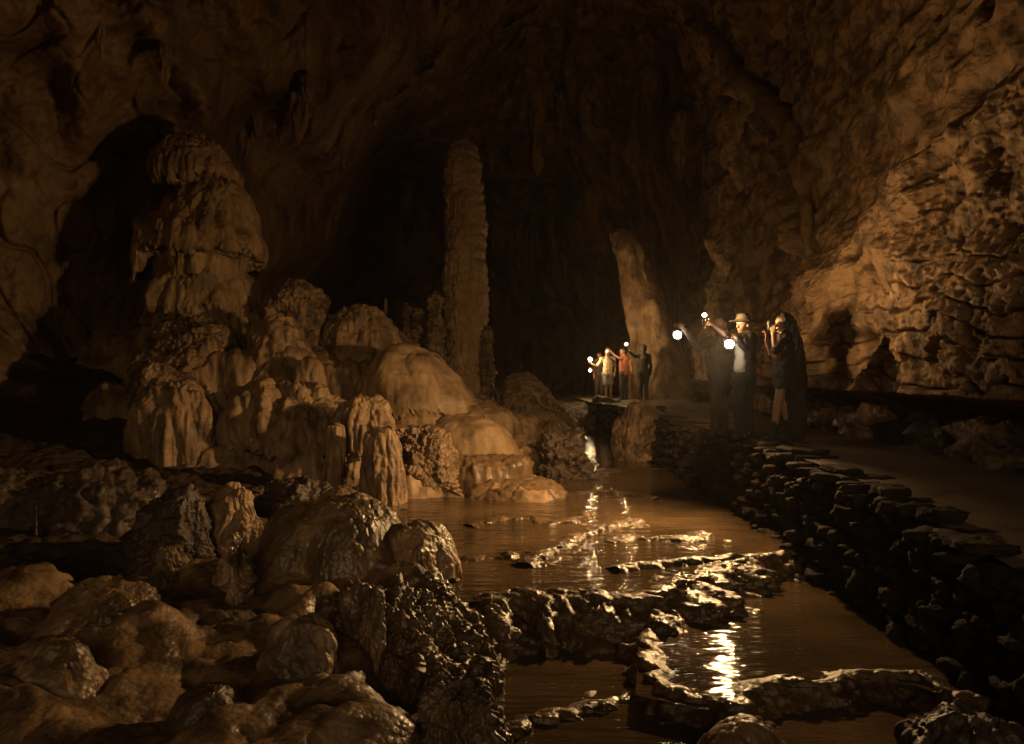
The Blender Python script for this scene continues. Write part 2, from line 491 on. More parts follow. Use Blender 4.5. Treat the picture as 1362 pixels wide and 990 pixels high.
rt = np.linspace(0, 1, 150)
ry, rz = 15.1 + 9.0 * rt - .5 * np.sin(rt * 3.1), 4.2 + 8.6 * rt + .25 * np.sin(rt * 7)
rx = np.mean([right_wall_x(ry + a, rz + b) for a in (-.25, 0, .25) for b in (-.25, 0, .25)], 0)
kk = np.hanning(33); kk /= kk.sum()
rx = np.convolve(np.pad(rx, 16, mode='edge'), kk, 'valid')
rr_ = (.07 + .20 * np.sin(np.clip(rt, 0, 1) * 2.6) ** 1.2)
ua = np.linspace(0, 2 * math.pi, 28, endpoint=False)
RV = np.zeros((150, 28, 3))
RV[..., 0] = rx[:, None] - .02 + np.cos(ua)[None] * rr_[:, None] * 1.3
RV[..., 1] = ry[:, None] + np.sin(ua)[None] * rr_[:, None] * .8
RV[..., 2] = rz[:, None] - np.sin(ua)[None] * rr_[:, None] * .75
rf = RV.reshape(-1, 3).astype(np.float32)
RV += (.06 * fbm(rf * 1.6, 3)).reshape(150, 28, 1) * np.array([-1, .6, -.5])
rb = np.array([rx[0], ry[0], rz[0]])
tag(link('flowstone_rib', grid_mesh('flowstone_rib', RV - rb, 28, 150, wrap=True), M['pale'], None, rb), 'long thin pale rib of flowstone climbing the wall above the near group', 'flowstone')

# ------------------------------------------------------------------ floor
def floor_h(x, y):
    xl = np.interp(y, [2, 5, 6.5, 9, 11.5, 15, 20, 24], [-.6, -.3, -.6, -.8, -1.5, -.9, .1, .8])
    dl = np.clip(xl - x, 0, None)
    slope = np.interp(y, [5, 9, 12, 16, 22], [.05, .06, .09, .22, .25])
    h = np.where(dl > 0, -.2 + dl * slope + .25 * (1 - np.exp(-dl * 2)), -.62 - np.clip((8 - y) * .05, 0, .5))
    h = np.where(dl > 0, h - np.interp(y, [7.4, 9.6], [.42, 0]) - np.interp(y, [5, 8], [.15, 0]) * dl * .3, h)
    h = np.where(y > 22.6, np.maximum(h, np.interp(y, [22.6, 24.5, 30], [-.2, .85, .9])), h)
    return h


def build_floor():
    xs = np.concatenate([np.linspace(-22, -9, 60, endpoint=False), np.linspace(-9, 3.6, 360, endpoint=False), np.linspace(3.6, 9, 50)])
    ys = np.concatenate([np.linspace(-9, 2.5, 40, endpoint=False), np.linspace(2.5, 13, 380, endpoint=False), np.linspace(13, 42, 240)])
    X, Y = np.meshgrid(xs, ys)
    x, y = X.reshape(-1), Y.reshape(-1)
    h = floor_h(x, y)
    p = np.stack([x, y, x * 0], 1).astype(np.float32)
    h = h + .10 * billow(p * .9, 3) + .06 * fbm(p * 2.5, 3) + .02 * billow(p * 7, 2)
    h = np.where(x > 4.7, np.maximum(h, .80 + .12 * fbm(p * 1.3 + 3)), h)
    return grid_mesh('cave_floor', np.stack([x, y, h], 1), len(xs), len(ys), flip=True)


struct(link('cave_floor', build_floor(), M['floor']))

# ------------------------------------------------------------------ water sheets
def water(poly, z):
    me = bpy.data.meshes.new('water')
    pts = [G(px, py, z) for px, py in poly]
    me.from_pydata(pts, [], [list(range(len(pts)))])
    me.update()
    if me.polygons[0].normal.z < 0:
        me.flip_normals()
    return struct(link('water', me, M['water']))


water([(500, 800), (560, 806), (700, 795), (840, 795), (930, 775), (985, 745), (1080, 735), (1010, 700), (960, 650), (880, 600), (900, 573), (640, 573), (600, 600), (480, 690)], -.02)
water([(845, 925), (940, 945), (1030, 915), (1100, 915), (1180, 900), (1240, 920), (1400, 950), (1460, 900), (1200, 780), (1100, 725), (990, 730), (930, 775), (880, 815), (850, 850)], -.20)
water([(560, 1150), (1700, 1150), (1500, 940), (1230, 900), (1040, 890), (940, 915), (900, 850), (820, 780), (640, 800), (480, 860), (440, 1000)], -.31)


# ------------------------------------------------------------------ rimstone dams
def dam(label, pts, ztop, drop, back, mat, seed, width=.16, amp=.05, wander=1.0):
    g = np.array([G(px, py, ztop)[:2] for px, py in pts])
    L = np.concatenate([[0], np.cumsum(np.hypot(*np.diff(g, axis=0).T))])
    n = max(60, int(L[-1] / .025))
    s = np.linspace(0, L[-1], n)
    c = np.stack([np.interp(s, L, g[:, 0]), np.interp(s, L, g[:, 1])], 1)
    k = np.hanning(19)[1:-1]; k /= k.sum()
    for a in range(2):
        c[:, a] = np.convolve(np.pad(c[:, a], 8, mode='edge'), k, 'valid')
    w1 = np.stack([s * 2.2, s * 0 + seed, s * 0], 1)
    tdir = np.gradient(c, axis=0); tdir /= np.linalg.norm(tdir, axis=1)[:, None]
    nrm = np.stack([tdir[:, 1], -tdir[:, 0]], 1)            # towards the camera when the line runs left to right
    c = c + nrm * (wander * (.10 * pn(w1) + .05 * pn(w1 * 3.1)))[:, None]
    sec = [(-back, -.14), (-back * .6, -.05), (-back * .25, -.012), (-.04, .012), (0, .022), (width * .3, .012), (width * .55, -.05), (width * .75, -drop * .35), (width * .95, -drop * .65), (width * 1.35, -drop), (width * 1.5, -drop - .3)]
    sec = np.array(sec)
    sl = np.concatenate([[0], np.cumsum(np.hypot(*np.diff(sec, axis=0).T))])
    m = 46
    ss = np.linspace(0, sl[-1], m)
    so, sz = np.interp(ss, sl, sec[:, 0]), np.interp(ss, sl, sec[:, 1])
    V = np.zeros((m, n, 3))
    V[..., :2] = c[None] + nrm[None] * so[:, None, None]
    V[..., 2] = ztop + sz[:, None] + (.022 * wander * pn(w1 * 1.7 + 3))[None]
    fl = V.reshape(-1, 3).astype(np.float32)
    d = layers(fl, [('f', amp, 3.0, .6), ('b', amp * .55, 8.0, .6), ('b', amp * .25, 20., .7)], seed).reshape(m, n)
    fr = np.interp(so, [-back, -.05, .05, .3], [.4, .45, 1.0, 1.3])
    V[..., :2] += nrm[None] * (d * fr[:, None])[..., None]
    V[..., 2] += d * .35
    b0 = V.reshape(-1, 3).mean(0); b0[2] = ztop - drop
    me = grid_mesh('rimstone_dam', V - b0, n, m, flip=True)
    return tag(link('rimstone_dam', me, mat, None, b0), label, 'rimstone dam', 'rimstone dams across the stream')


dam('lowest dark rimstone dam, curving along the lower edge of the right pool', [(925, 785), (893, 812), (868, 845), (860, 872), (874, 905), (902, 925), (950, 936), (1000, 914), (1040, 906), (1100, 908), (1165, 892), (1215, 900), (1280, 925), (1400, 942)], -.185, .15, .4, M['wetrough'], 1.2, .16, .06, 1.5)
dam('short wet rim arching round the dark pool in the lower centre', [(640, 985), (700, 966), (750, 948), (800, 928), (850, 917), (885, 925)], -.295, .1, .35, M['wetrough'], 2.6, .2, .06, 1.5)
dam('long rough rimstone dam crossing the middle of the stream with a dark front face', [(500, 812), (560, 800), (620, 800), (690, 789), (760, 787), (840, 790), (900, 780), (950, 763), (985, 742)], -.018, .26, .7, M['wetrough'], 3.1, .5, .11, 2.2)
dam('thin rimstone lip above the right-hand pool, ending at the stone wall', [(815, 757), (860, 749), (910, 741), (960, 743), (1010, 736), (1050, 732)], .01, .2, .4, M['wetrough'], 4.4, .22, .06)
dam('small rough rim slanting up beside the bright lamp reflection', [(690, 752), (735, 728), (775, 708), (815, 697), (850, 690)], .0, .05, .35, M['wetrough'], 5.7, .3, .05)
dam('faint low lip lying across the far part of the stream', [(740, 660), (790, 652), (830, 655), (880, 664)], -.012, .04, .4, M['wetrough'], 6.3, .3, .035)


dam('low flat ledge under the water left of the lamp reflection', [(560, 752), (620, 742), (690, 738), (740, 742)], -.012, .05, .5, M['wetrough'], 8.1, .45, .05, 2)
dam('wet ledge breaking the water between the pale apron and the lamp reflection', [(620, 700), (680, 690), (740, 694), (790, 684)], -.012, .05, .45, M['wetrough'], 9.4, .4, .05, 2)
dam('wet stony ledge just right of the bright lamp reflection', [(805, 720), (850, 712), (905, 716), (950, 708)], -.010, .05, .5, M['wetrough'], 10.2, .45, .05, 2)
dam('thin shoal of gravelly rock far up the stream by the stone wall', [(770, 620), (820, 626), (880, 622)], -.012, .04, .6, M['wetrough'], 11.5, .5, .04, 2)


# ------------------------------------------------------------------ rocks placed from the photo
def rock(name, label, cat, px0, px1, py0, py1, d, mat, ls, seed, prof=DOME, deep=.9, sink=.25, group=None, **kw):
    a = (px1 - px0) / 2 / F * d
    x = ((px0 + px1) / 2 - 681) / F * d
    zt, zb = P(0, py0, d)[2], P(0, py1, d)[2] - sink
    o = lathe(name, mat, (x, d + a * deep * .3, zb), zt - zb, prof, a, a * deep, ls, seed, **kw)
    return tag(o, label, cat, group)


SM = [('f', .12, .9, .8), ('b', .05, 2.2, .5), ('f', .012, 9, .6)]            # smooth flowstone
FOLD = [('f', .16, .8, .6), ('b', .11, 2.6, .18), ('b', .035, 8, .16), ('f', .012, 14, .5)]   # draped
KNOB = [('f', .2, 1.0, .9), ('r', .05, 2.0, .9), ('f', .07, 4.5, .8), ('b', .03, 11, .8), ('f', .015, 22, .8)]      # knobby
WETL = [('f', .12, 1.0, .8), ('b', .05, 1.7, .4), ('b', .012, 7, .35), ('f', .005, 22, .7)]      # wet lobes
ROUGH = [('f', .15, 1.4, .8), ('r', .05, 2.4, .9), ('f', .05, 6, .9), ('f', .02, 16, .9)]

# tall three-tiered stalagmite on the left
T = empty('stalagmite', P(268, 480, 17), 'huge three-tiered flowstone stalagmite with an overhanging cap, tallest formation on the left', 'stalagmite')
tb = P(268, 480, 17)
def tier(nm, px0, px1, py0, py1, prof, ls, seed, dz=0, mat='pale', **kw):
    a = (px1 - px0) / 2 / F * 17
    x = ((px0 + px1) / 2 - 681) / F * 17 - tb[0]
    zt, zb = P(0, py0, 17)[2], P(0, py1, 17)[2]
    return lathe(nm, M[mat], (x, dz, zb - tb[2]), zt - zb, prof, a, a * .92, ls, seed, parent=T, nu=300, nv=230, **kw)
TIER = [('f', .10, .8, .6), ('b', .05, 2.4, .10), ('b', .035, 8, .08), ('f', .012, 14, .5)]
tier('cap', 198, 308, 175, 268, [(0, 0), (.03, .26), (.09, .48), (.2, .72), (.36, .92), (.52, 1.03), (.62, 1.07), (.68, 1.0), (.71, .68), (.85, .62), (1, .66)], TIER, 3, hem=.67, drip=.3, dripk=9, drift=[(0, .0), (.4, 0), (1, .35)])
tier('drapery', 184, 352, 238, 372, [(0, .2), (.06, .42), (.2, .62), (.38, .8), (.58, .97), (.7, 1.02), (.77, .95), (.8, .74), (.9, .7), (1, .72)], [('f', .16, .7, .5), ('b', .15, 1.5, .10), ('b', .035, 7.5, .08), ('f', .014, 14, .5)], 8, hem=.74, drip=.55, dripk=7, drift=[(0, .3), (.2, .22), (.5, .02), (1, -.05)])
tier('base', 186, 352, 340, 520, [(0, .4), (.05, .58), (.2, .76), (.38, .86), (.42, .8), (.5, .84), (.75, 1.02), (1, 1.25)], [('f', .2, .7, .6), ('b', .16, 1.6, .14), ('b', .035, 7.5, .1), ('f', .014, 14, .5)], 12, hem=.4, drip=.35, dripk=6)

# tall slender column in the middle
cb = P(617, 545, 23)
colm = lathe('stalagmite', M['column'], (cb[0], 23, cb[2]), 358 * 23 / F, [(0, 0), (.004, .22), (.012, .42), (.028, .62), (.055, .77), (.1, .86), (.2, .9), (.4, .98), (.55, 1.04), (.75, 1.0), (.9, 1.02), (1, 1.14)], .65, .65,
             [('f', .07, 1.2, .8), ('f', .05, 3.2, 1.2), ('b', .035, 8, .35), ('b', .018, 20, .5)], 21, drift=[(0, -.03), (.3, .02), (.6, .06), (1, .0)], nu=220, nv=520, lay=.04)
tag(colm, 'tall slender ringed stalagmite column standing alone in the middle of the cave', 'stalagmite')
# its small neighbours
for (nm, lab, a) in (
        ('thin', 'thin finger stalagmite rising behind the rounded dome, leftmost of the small ones', (508, 517, 396, 470, 21)),
        ('stub', 'short blunt stalagmite left of the knobby pair beside the tall column', (530, 550, 402, 480, 21)),
        ('pair', 'knobby stacked stalagmite touching the left side of the tall column', (560, 596, 388, 500, 20.5)),
        ('pairb', 'lower knobby stalagmite just behind the stacked one beside the tall column', (540, 572, 408, 500, 21)),
        ('side', 'narrow stalagmite leaning on the right foot of the tall column', (636, 660, 432, 540, 22.4))):
    rock('stalagmite', lab, 'stalagmite', *a, M['knobby'] if nm != 'thin' else M['tan'], [('f', .06, 1.6, .8), ('b', .07, 3.5, 1.6), ('b', .03, 9, .9)] if nm != 'thin' else [('f', .02, 3, .8)], hash(lab[:3]) % 1 + len(lab) * .7,
         [(0, 0), (.02, .3), (.06, .5), (.14, .6), (.2, .5), (.3, .75), (.38, .64), (.5, .85), (.58, .76), (.75, .95), (1, 1.05)], .95, .4, 'small stalagmites round the tall column', nu=90, nv=160)

# flowstone mass between tower and stream
FL = 'flowstone mounds on the left bank'
D_ = rock
D_('flowstone_mound', 'rounded flowstone dome with a drip fringe, behind and above the palest dome', 'flowstone', 405, 538, 403, 560, 16.6, M['tan'], FOLD, 31, CAP, .9, .2, FL, hem=.55, drip=.35, nu=260, nv=200)
D_('flowstone_mound', 'smooth palest flowstone dome with a ragged notch in its front, beside the stream', 'flowstone', 468, 692, 456, 612, 14.6, M['pale'], [('f', .15, .8, .7), ('b', .06, 1.5, .35), ('f', .012, 9, .6)], 33, [(0, 0), (.03, .24), (.1, .42), (.24, .58), (.4, .68), (.5, .72), (.54, .69), (.58, .67), (.68, .74), (.85, .9), (1, 1.06)], .9, .2, FL, hem=.51, drip=.2, drift=[(0, -.62), (.3, -.5), (.6, -.3), (1, .0)], nu=300, nv=220)
D_('flowstone_mound', 'low smooth pale lobe spilling towards the stream under the palest dome', 'flowstone', 556, 690, 554, 608, 13.4, M['pale'], [('f', .10, .8, .7), ('f', .012, 9, .6)], 35, DOME, .85, .2, FL, nu=200, nv=130)
D_('flowstone_mound', 'pale sloping shoulder between the palest dome and the tall column', 'flowstone', 590, 700, 536, 600, 16.0, M['pale'], SM, 36, LOW, .9, .2, FL, nu=160, nv=110)
D_('flowstone_apron', 'wide pale flowstone apron with a fluted front dipping into the water', 'flowstone', 572, 712, 606, 660, 12.6, M['apron'], [('f', .12, 1.0, .8), ('f', .05, 3, .2), ('b', .02, 9, .2)], 37, SLAB, .8, .15, FL, nu=240, nv=100)
D_('flowstone_apron', 'lowest flat flowstone apron spreading into the stream, furthest to the right', 'flowstone', 600, 770, 640, 672, 11.6, M['apron'], [('f', .06, 1.1, .8), ('b', .03, 4, .3), ('f', .015, 9, .5)], 38, LOW, .8, .15, FL, nu=240, nv=90)
D_('flowstone_mound', 'knobby crusted rock heap right of the big stalagmite foot', 'flowstone', 338, 438, 377, 500, 16.6, M['knobby'], KNOB, 39, DOME, .9, .2, FL, nu=240, nv=160)
D_('flowstone_mound', 'ring-striped flowstone cone below the big stalagmite', 'flowstone', 305, 428, 414, 545, 14.9, M['tan'], [('f', .12, 1.1, .8), ('b', .07, 3, .7), ('f', .015, 12, .6)], 41, [(0, 0), (.04, .25), (.15, .45), (.4, .7), (.7, .9), (1, 1.05)], .9, .2, FL, nu=220, nv=180, lay=.035)
D_('flowstone_mound', 'small plain cone nestled right of the ring-striped cone', 'flowstone', 382, 438, 472, 540, 14.2, M['tan'], SM, 43, DOME, .9, .2, FL, nu=120, nv=90)
D_('flowstone_mound', 'dark crusted rock under the left side of the big stalagmite', 'flowstone', 172, 320, 420, 560, 15.2, M['knobby'], KNOB, 45, DOME, .9, .2, FL, nu=240, nv=160)
D_('flowstone_mound', 'broken ledge rock at the left foot of the big stalagmite', 'flowstone', 165, 250, 485, 560, 14.2, M['knobby'], KNOB, 46, SLAB, .9, .2, FL, nu=170, nv=110)
D_('flowstone_mound', 'broad draped block with vertical folds on the far left bank', 'flowstone', 168, 302, 505, 640, 12.6, M['tan'], FOLD, 47, [(0, 0), (.03, .5), (.1, .78), (.3, .95), (.6, 1.0), (.8, .96), (1, 1.0)], .85, .25, FL, nu=260, nv=180)
D_('flowstone_mound', 'dark smooth shelf with hanging drips over a black hollow', 'flowstone', 288, 472, 508, 640, 12.7, M['tan'], [('f', .16, 1.0, .7), ('b', .13, 2.2, .35), ('b', .03, 8, .3)], 49, [(0, 0), (.04, .45), (.14, .76), (.3, .96), (.5, 1.02), (.62, .98), (.66, .75), (.72, .55), (.85, .5), (1, .55)], .75, .2, FL, hem=.6, drip=.45, dripk=6, nu=280, nv=200)
D_('flowstone_mound', 'smooth ribbed lobe above the hanging legs, over the left bank', 'flowstone', 425, 528, 520, 650, 12.0, M['tan'], FOLD, 50, [(0, 0), (.04, .4), (.15, .7), (.3, .9), (.45, .95), (.5, .8), (.6, .7), (1, .75)], .8, .2, FL, hem=.43, drip=.4, dripk=5, nu=220, nv=170)
D_('flowstone_column', 'left of two drip columns standing under the ribbed lobe', 'flowstone', 430, 462, 560, 690, 11.2, M['tan'], [('f', .06, 1.8, .4), ('b', .04, 6, .15)], 52, [(0, .3), (.05, .8), (.3, .9), (.6, .8), (1, 1.05)], .9, .1, FL, nu=110, nv=130)
D_('flowstone_column', 'right of two drip columns standing under the ribbed lobe', 'flowstone', 474, 540, 575, 690, 11.0, M['tan'], [('f', .08, 1.6, .4), ('b', .06, 5, .15), ('b', .02, 12, .3)], 53, [(0, .3), (.05, .65), (.3, .8), (.6, .9), (1, 1.1)], .9, .1, FL, nu=150, nv=130)
D_('flowstone_mound', 'very rough grape-like crust cluster beside the fluted apron', 'flowstone', 508, 604, 566, 668, 11.9, M['knobby'], [('f', .14, 1.4, .8), ('f', .12, 3, .8), ('b', .05, 8, .8), ('b', .025, 16, .8)], 55, DOME, .9, .2, FL, nu=240, nv=160)
D_('boulder', 'rough brown rock heap right of the tall column foot', 'boulder', 642, 790, 496, 590, 20.5, M['knobby'], KNOB, 57, [(0, 0), (.05, .2), (.2, .42), (.5, .7), (.8, .92), (1, 1.05)], .8, .3, None, drift=[(0, -.55), (1, 0)], nu=240, nv=150)
D_('boulder', 'low pale rock slab between the rough heap and the stream', 'boulder', 640, 730, 552, 590, 18.2, M['pale'], SM, 58, LOW, .8, .2, None, nu=150, nv=80)
D_('boulder', 'dark jagged rock standing in the stream below the pale lobe', 'boulder', 704, 790, 580, 650, 13.6, M['dark'], [('f', .16, 1.8, .9), ('r', .10, 3.0, .9), ('b', .05, 8, .9)], 59, LOW, .8, .2, None, nu=200, nv=120)
D_('boulder', 'grooved boulder with glinting edges at the foot of the stone wall', 'boulder', 818, 892, 532, 604, 16.4, M['knobby'], [('f', .12, 1.6, .9), ('f', .10, 3.2, .4), ('b', .04, 8, .5)], 61, DOME, .9, .3, None, nu=200, nv=140)
D_('boulder', 'small low rock under the far group of people', 'boulder', 780, 838, 526, 560, 23.5, M['dark'], ROUGH, 62, LOW, .9, .3, None, nu=110, nv=80)

# the two banks that everything on the left grows out of
def bank(label, ctrl, mat, ls, seed, x0, x1, y0, y1, step, power=2.2, drop=.12, flow=None):
    c = np.array([P(*q) for q in ctrl])
    xs = np.arange(x0, x1, step); ys = np.arange(y0, y1, step * 1.15)
    X, Y = np.meshgrid(xs, ys)
    x, y = X.reshape(-1), Y.reshape(-1)
    d2 = (x[:, None] - c[None, :, 0]) ** 2 + (y[:, None] - c[None, :, 1]) ** 2
    w = 1 / (d2 + .05) ** power
    z = (w * c[None, :, 2]).sum(1) / w.sum(1) - drop
    far = np.sqrt(d2.min(1))
    z = z - np.clip(far - .75, 0, 3) * 1.6
    V = np.stack([x, y, z], 1)
    G3 = V.reshape(len(ys), len(xs), 3)
    N = np.cross(np.gradient(G3, axis=1), np.gradient(G3, axis=0)).reshape(-1, 3)
    N /= np.linalg.norm(N, axis=1)[:, None]
    q = V.astype(np.float32)
    d = layers(q, ls, seed)
    if flow:      # long tongues running down the slope
        a = math.radians(flow[0])
        qq = np.stack([q[:, 0] * math.cos(a) + q[:, 1] * math.sin(a), (-q[:, 0] * math.sin(a) + q[:, 1] * math.cos(a)) * .3, q[:, 2] * .3], 1)
        d = d + flow[1] * billow(qq * flow[2] + seed, 3)
    V = V + N * d[:, None]
    b0 = np.array([(x0 + x1) / 2, (y0 + y1) / 2, 0])
    return tag(link('flowstone_bank', grid_mesh('flowstone_bank', V - b0, len(xs), len(ys), flip=True), mat, None, b0), label, 'flowstone')


bank('broad flowstone slope joining the big stalagmite, the domes and the stream on the left',
     [(150, 640, 12.6), (240, 620, 12.7), (300, 590, 13.2), (360, 575, 13.4), (430, 590, 13.0), (500, 610, 12.8), (560, 640, 12.3), (620, 652, 12.2), (690, 655, 12.0),
      (180, 520, 15), (240, 500, 15), (320, 480, 15.4), (400, 480, 15.6), (460, 490, 15.8), (530, 520, 15.2), (600, 560, 14.8), (690, 600, 14.6),
      (180, 450, 17.5), (260, 430, 17.6), (340, 425, 17.4), (420, 430, 17.6), (500, 455, 17.4), (560, 490, 17.2), (620, 545, 17.4), (700, 585, 17.4),
      (220, 440, 20.5), (400, 440, 20.5), (540, 490, 20.5), (640, 550, 20), (710, 575, 20)],
     M['tan'], [('f', .22, .7, .8), ('b', .10, 1.7, .5), ('f', .05, 4, .7), ('f', .016, 12, .7)], 131, -9.5, 1.4, 11, 22.5, .035, drop=-.16, flow=(35, .16, .9))
bank('lumpy wet flowstone bank filling the lower left of the photo',
     [(-80, 760, 8.3), (0, 760, 8.3), (100, 785, 7.8), (200, 790, 7.5), (300, 750, 7.5), (420, 715, 7.3), (510, 745, 7.2), (580, 850, 6.9), (640, 850, 6.6), (-80, 800, 6.5), (0, 800, 6.4), (110, 805, 6.3), (250, 810, 6.1), (400, 800, 6.1), (500, 845, 5.9),
      (590, 885, 5.8), (660, 930, 5.5), (-60, 900, 4.9), (60, 890, 5.0), (200, 905, 4.8), (320, 890, 4.8), (450, 870, 4.9), (560, 950, 4.8), (660, 1000, 4.8), (-60, 1010, 3.8), (150, 1010, 3.8), (300, 990, 3.8), (450, 980, 4.0), (600, 1080, 4.0), (700, 1080, 4.2),
      (-60, 1200, 3), (200, 1200, 3), (500, 1200, 3)],
     M['wet'], [('f', .24, .7, .8), ('b', .07, 1.6, .5), ('b', .016, 6, .5), ('f', .006, 18, .7)], 137, -7, .9, 2.6, 9.2, .022, drop=-.13, flow=(40, .12, .7))

# foreground left
FG = 'wet flowstone lumps in the foreground'
def fg(label, px0, px1, py0, py1, d, seed, ls=WETL, prof=DOME, mat='wet', deep=.85, sink=.3, **kw):
    kw.setdefault('nu', 260); kw.setdefault('nv', 170)
    return rock('flowstone_lump', label, 'flowstone', px0, px1, py0, py1, d, M[mat], ls, seed, prof, deep, sink, FG, **kw)
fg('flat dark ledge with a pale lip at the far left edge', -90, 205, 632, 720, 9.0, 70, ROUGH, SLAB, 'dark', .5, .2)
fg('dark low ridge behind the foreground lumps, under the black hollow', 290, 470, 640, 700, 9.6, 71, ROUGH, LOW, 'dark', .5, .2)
fg('small upright brown rock lit on its right face, above the big foreground mound', 262, 358, 640, 740, 8.4, 72, [('f', .12, 1.8, .8), ('b', .06, 4, .4), ('b', .03, 10, .5)], [(0, 0), (.04, .3), (.15, .5), (.45, .75), (1, 1.05)], 'tan', .8, .2)
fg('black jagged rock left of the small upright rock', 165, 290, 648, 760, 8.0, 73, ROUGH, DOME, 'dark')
fg('knobby brown stub below the black jagged rock', 188, 252, 728, 810, 7.2, 74, KNOB[1:], DOME, 'knobby', nu=150, nv=110)
fg('largest smooth wet mound with glistening fluted front, left of the pools', 322, 566, 664, 850, 6.9, 75, [('f', .12, .8, .8), ('b', .07, 1.5, .25), ('b', .014, 7, .25), ('f', .005, 22, .6)], [(0, 0), (.03, .4), (.1, .65), (.25, .84), (.45, .96), (.65, .98), (.8, .9), (1, .95)], 'wet', .8, nu=420, nv=280)
fg('rounded lobe at the right end of the largest wet mound, above the gold pool', 488, 618, 690, 790, 6.9, 76, WETL, CAP, 'wet', hem=.55, drip=.08)
fg('pair of bulging lips low against the gold pool edge', 480, 596, 748, 850, 6.0, 77, WETL, CAP, 'wet', hem=.55, drip=.08)
fg('upright knobbly pillar at the left end of the largest wet mound', 286, 338, 708, 880, 6.3, 78, [('f', .08, 2.0, .8), ('b', .07, 4.2, .8), ('b', .02, 12, .8)], [(0, 0), (.04, .5), (.12, .8), (.3, .9), (.42, .7), (.55, .95), (.75, .85), (1, 1.1)], 'wet', nu=180, nv=170)
fg('bumpy glistening dome on the left, behind the lowest left dome', 50, 246, 775, 910, 5.6, 79, [('f', .10, 1.0, .8), ('b', .04, 2.2, .6), ('b', .014, 8, .7), ('f', .006, 20, .8)], DOME, 'wet')
fg('bumpy wet dome in the lower left corner, catching small highlights', -40, 156, 858, 1060, 4.5, 80, [('f', .09, 1.2, .8), ('b', .04, 2.6, .6), ('b', .013, 9, .7), ('f', .006, 20, .8)], DOME, 'wet')
fg('smooth brown hump at the bottom, between the dark hollow and the rough slope', 320, 486, 826, 1100, 4.6, 81, [('f', .10, 1.6, .8), ('b', .05, 3.0, .6), ('b', .012, 12, .7)], DOME, 'wet')
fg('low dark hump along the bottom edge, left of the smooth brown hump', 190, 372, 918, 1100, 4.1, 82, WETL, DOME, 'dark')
fg('narrow wet rib with bright highlights facing the lower pool', 446, 536, 768, 1010, 5.0, 83, [('f', .09, 1.8, .8), ('b', .09, 4.0, .35), ('b', .03, 11, .45), ('b', .012, 26, .7)], [(0, 0), (.04, .35), (.15, .58), (.4, .8), (1, 1.1)], 'wet')
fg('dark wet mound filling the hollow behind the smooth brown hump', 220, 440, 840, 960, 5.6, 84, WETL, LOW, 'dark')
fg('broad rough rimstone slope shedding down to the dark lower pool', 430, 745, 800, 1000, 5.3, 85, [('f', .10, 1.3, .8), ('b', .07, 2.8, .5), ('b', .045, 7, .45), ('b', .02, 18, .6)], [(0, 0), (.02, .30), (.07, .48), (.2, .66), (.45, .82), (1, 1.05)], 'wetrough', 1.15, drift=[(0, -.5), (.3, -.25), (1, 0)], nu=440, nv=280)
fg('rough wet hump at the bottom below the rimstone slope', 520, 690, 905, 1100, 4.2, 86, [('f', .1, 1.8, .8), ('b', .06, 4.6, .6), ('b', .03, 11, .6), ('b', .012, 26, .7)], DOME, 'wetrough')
fg('small wet rock cut off by the bottom edge, right of the middle', 925, 1075, 962, 1060, 3.9, 87, WETL, DOME, 'wet', nu=160, nv=100)
fg('dark stones at the bottom right corner below the low dam', 1200, 1430, 985, 1100, 4.0, 88, ROUGH, LOW, 'dark')
# far-left dim boulders
rock('boulder', 'thin pale finger of rock on the ledge at the far left', 'stalagmite', 45, 50, 672, 700, 8.3, M['dark'], [('f', .02, 4, .8)], 91, CONE, 1, .1, None, nu=40, nv=50)

# ------------------------------------------------------------------ lit pillar behind the far group, and stalactites
pb = P(886, 545, 26.4)
pil = lathe('rock_pillar', M['pale'], (pb[0] - .1, 27.0, pb[2] - .2), 250 * 27 / F, [(0, .05), (.012, .3), (.04, .5), (.12, .62), (.35, .74), (.6, .92), (.85, 1.1), (1, 1.3)], .95, 1.3,
            [('f', .32, .6, .5), ('b', .14, 1.2, .15), ('f', .05, 3, .5), ('f', .02, 9, .5)], 101, drift=[(0, -1.35), (.3, -.65), (.6, -.2), (1, 0)], nu=200, nv=240)
tag(pil, 'leaning pale rock pillar lit by the lamps behind the far group', 'rock pillar')


def stalactite(label, px, py0, py1, w, seed, back=.4, n=1):
    h = wall_hit(px, (py0 + py1) / 2)
    d = h[1] - back
    a = w / 2 / F * d
    x, _, zt = P(px, py0, d)
    zb = P(px, py1, d)[2]
    o = lathe('stalactite', M['wall'], (x, d, zb), zt - zb, [(0, .9), (.1, 1.0), (.3, .85), (.6, .55), (.85, .3), (.97, .15), (1, .01)], a, a, [('f', a * .6, .9 / a * .5, .4), ('b', a * .35, 1.4 / a, .2)], seed, nu=70, nv=90)
    return tag(o, label, 'stalactite', 'stalactites hanging from the cave roof')


stalactite('broad dark drapery stalactite right of the big stalagmite top, longest of its cluster', 398, 105, 194, 34, 110, 1.2)
stalactite('tapering stalactite squeezed between the two longest of the cluster', 384, 112, 178, 14, 119, 1.0)
stalactite('stubby stalactite at the right edge of the drapery cluster', 408, 100, 165, 20, 120, 1.1)
stalactite('small stalactite just above the wedge-shaped one', 342, 140, 190, 14, 121, .9)
stalactite('narrow dark stalactite hanging at the left side of the drapery cluster', 372, 130, 190, 16, 111, 1.0)
stalactite('small pointed stalactite hanging just right of the drapery cluster', 416, 115, 184, 14, 112, 1.0)
stalactite('dark wedge-shaped stalactite low between the big stalagmite and the drapery cluster', 330, 160, 214, 22, 113, .9)
stalactite('thin dark stalactite high on the upper left wall', 133, 30, 90, 12, 114, .5)
stalactite('short stalactite hanging over the dark passage, left of the leaning pillar', 772, 355, 405, 9, 115, .8)
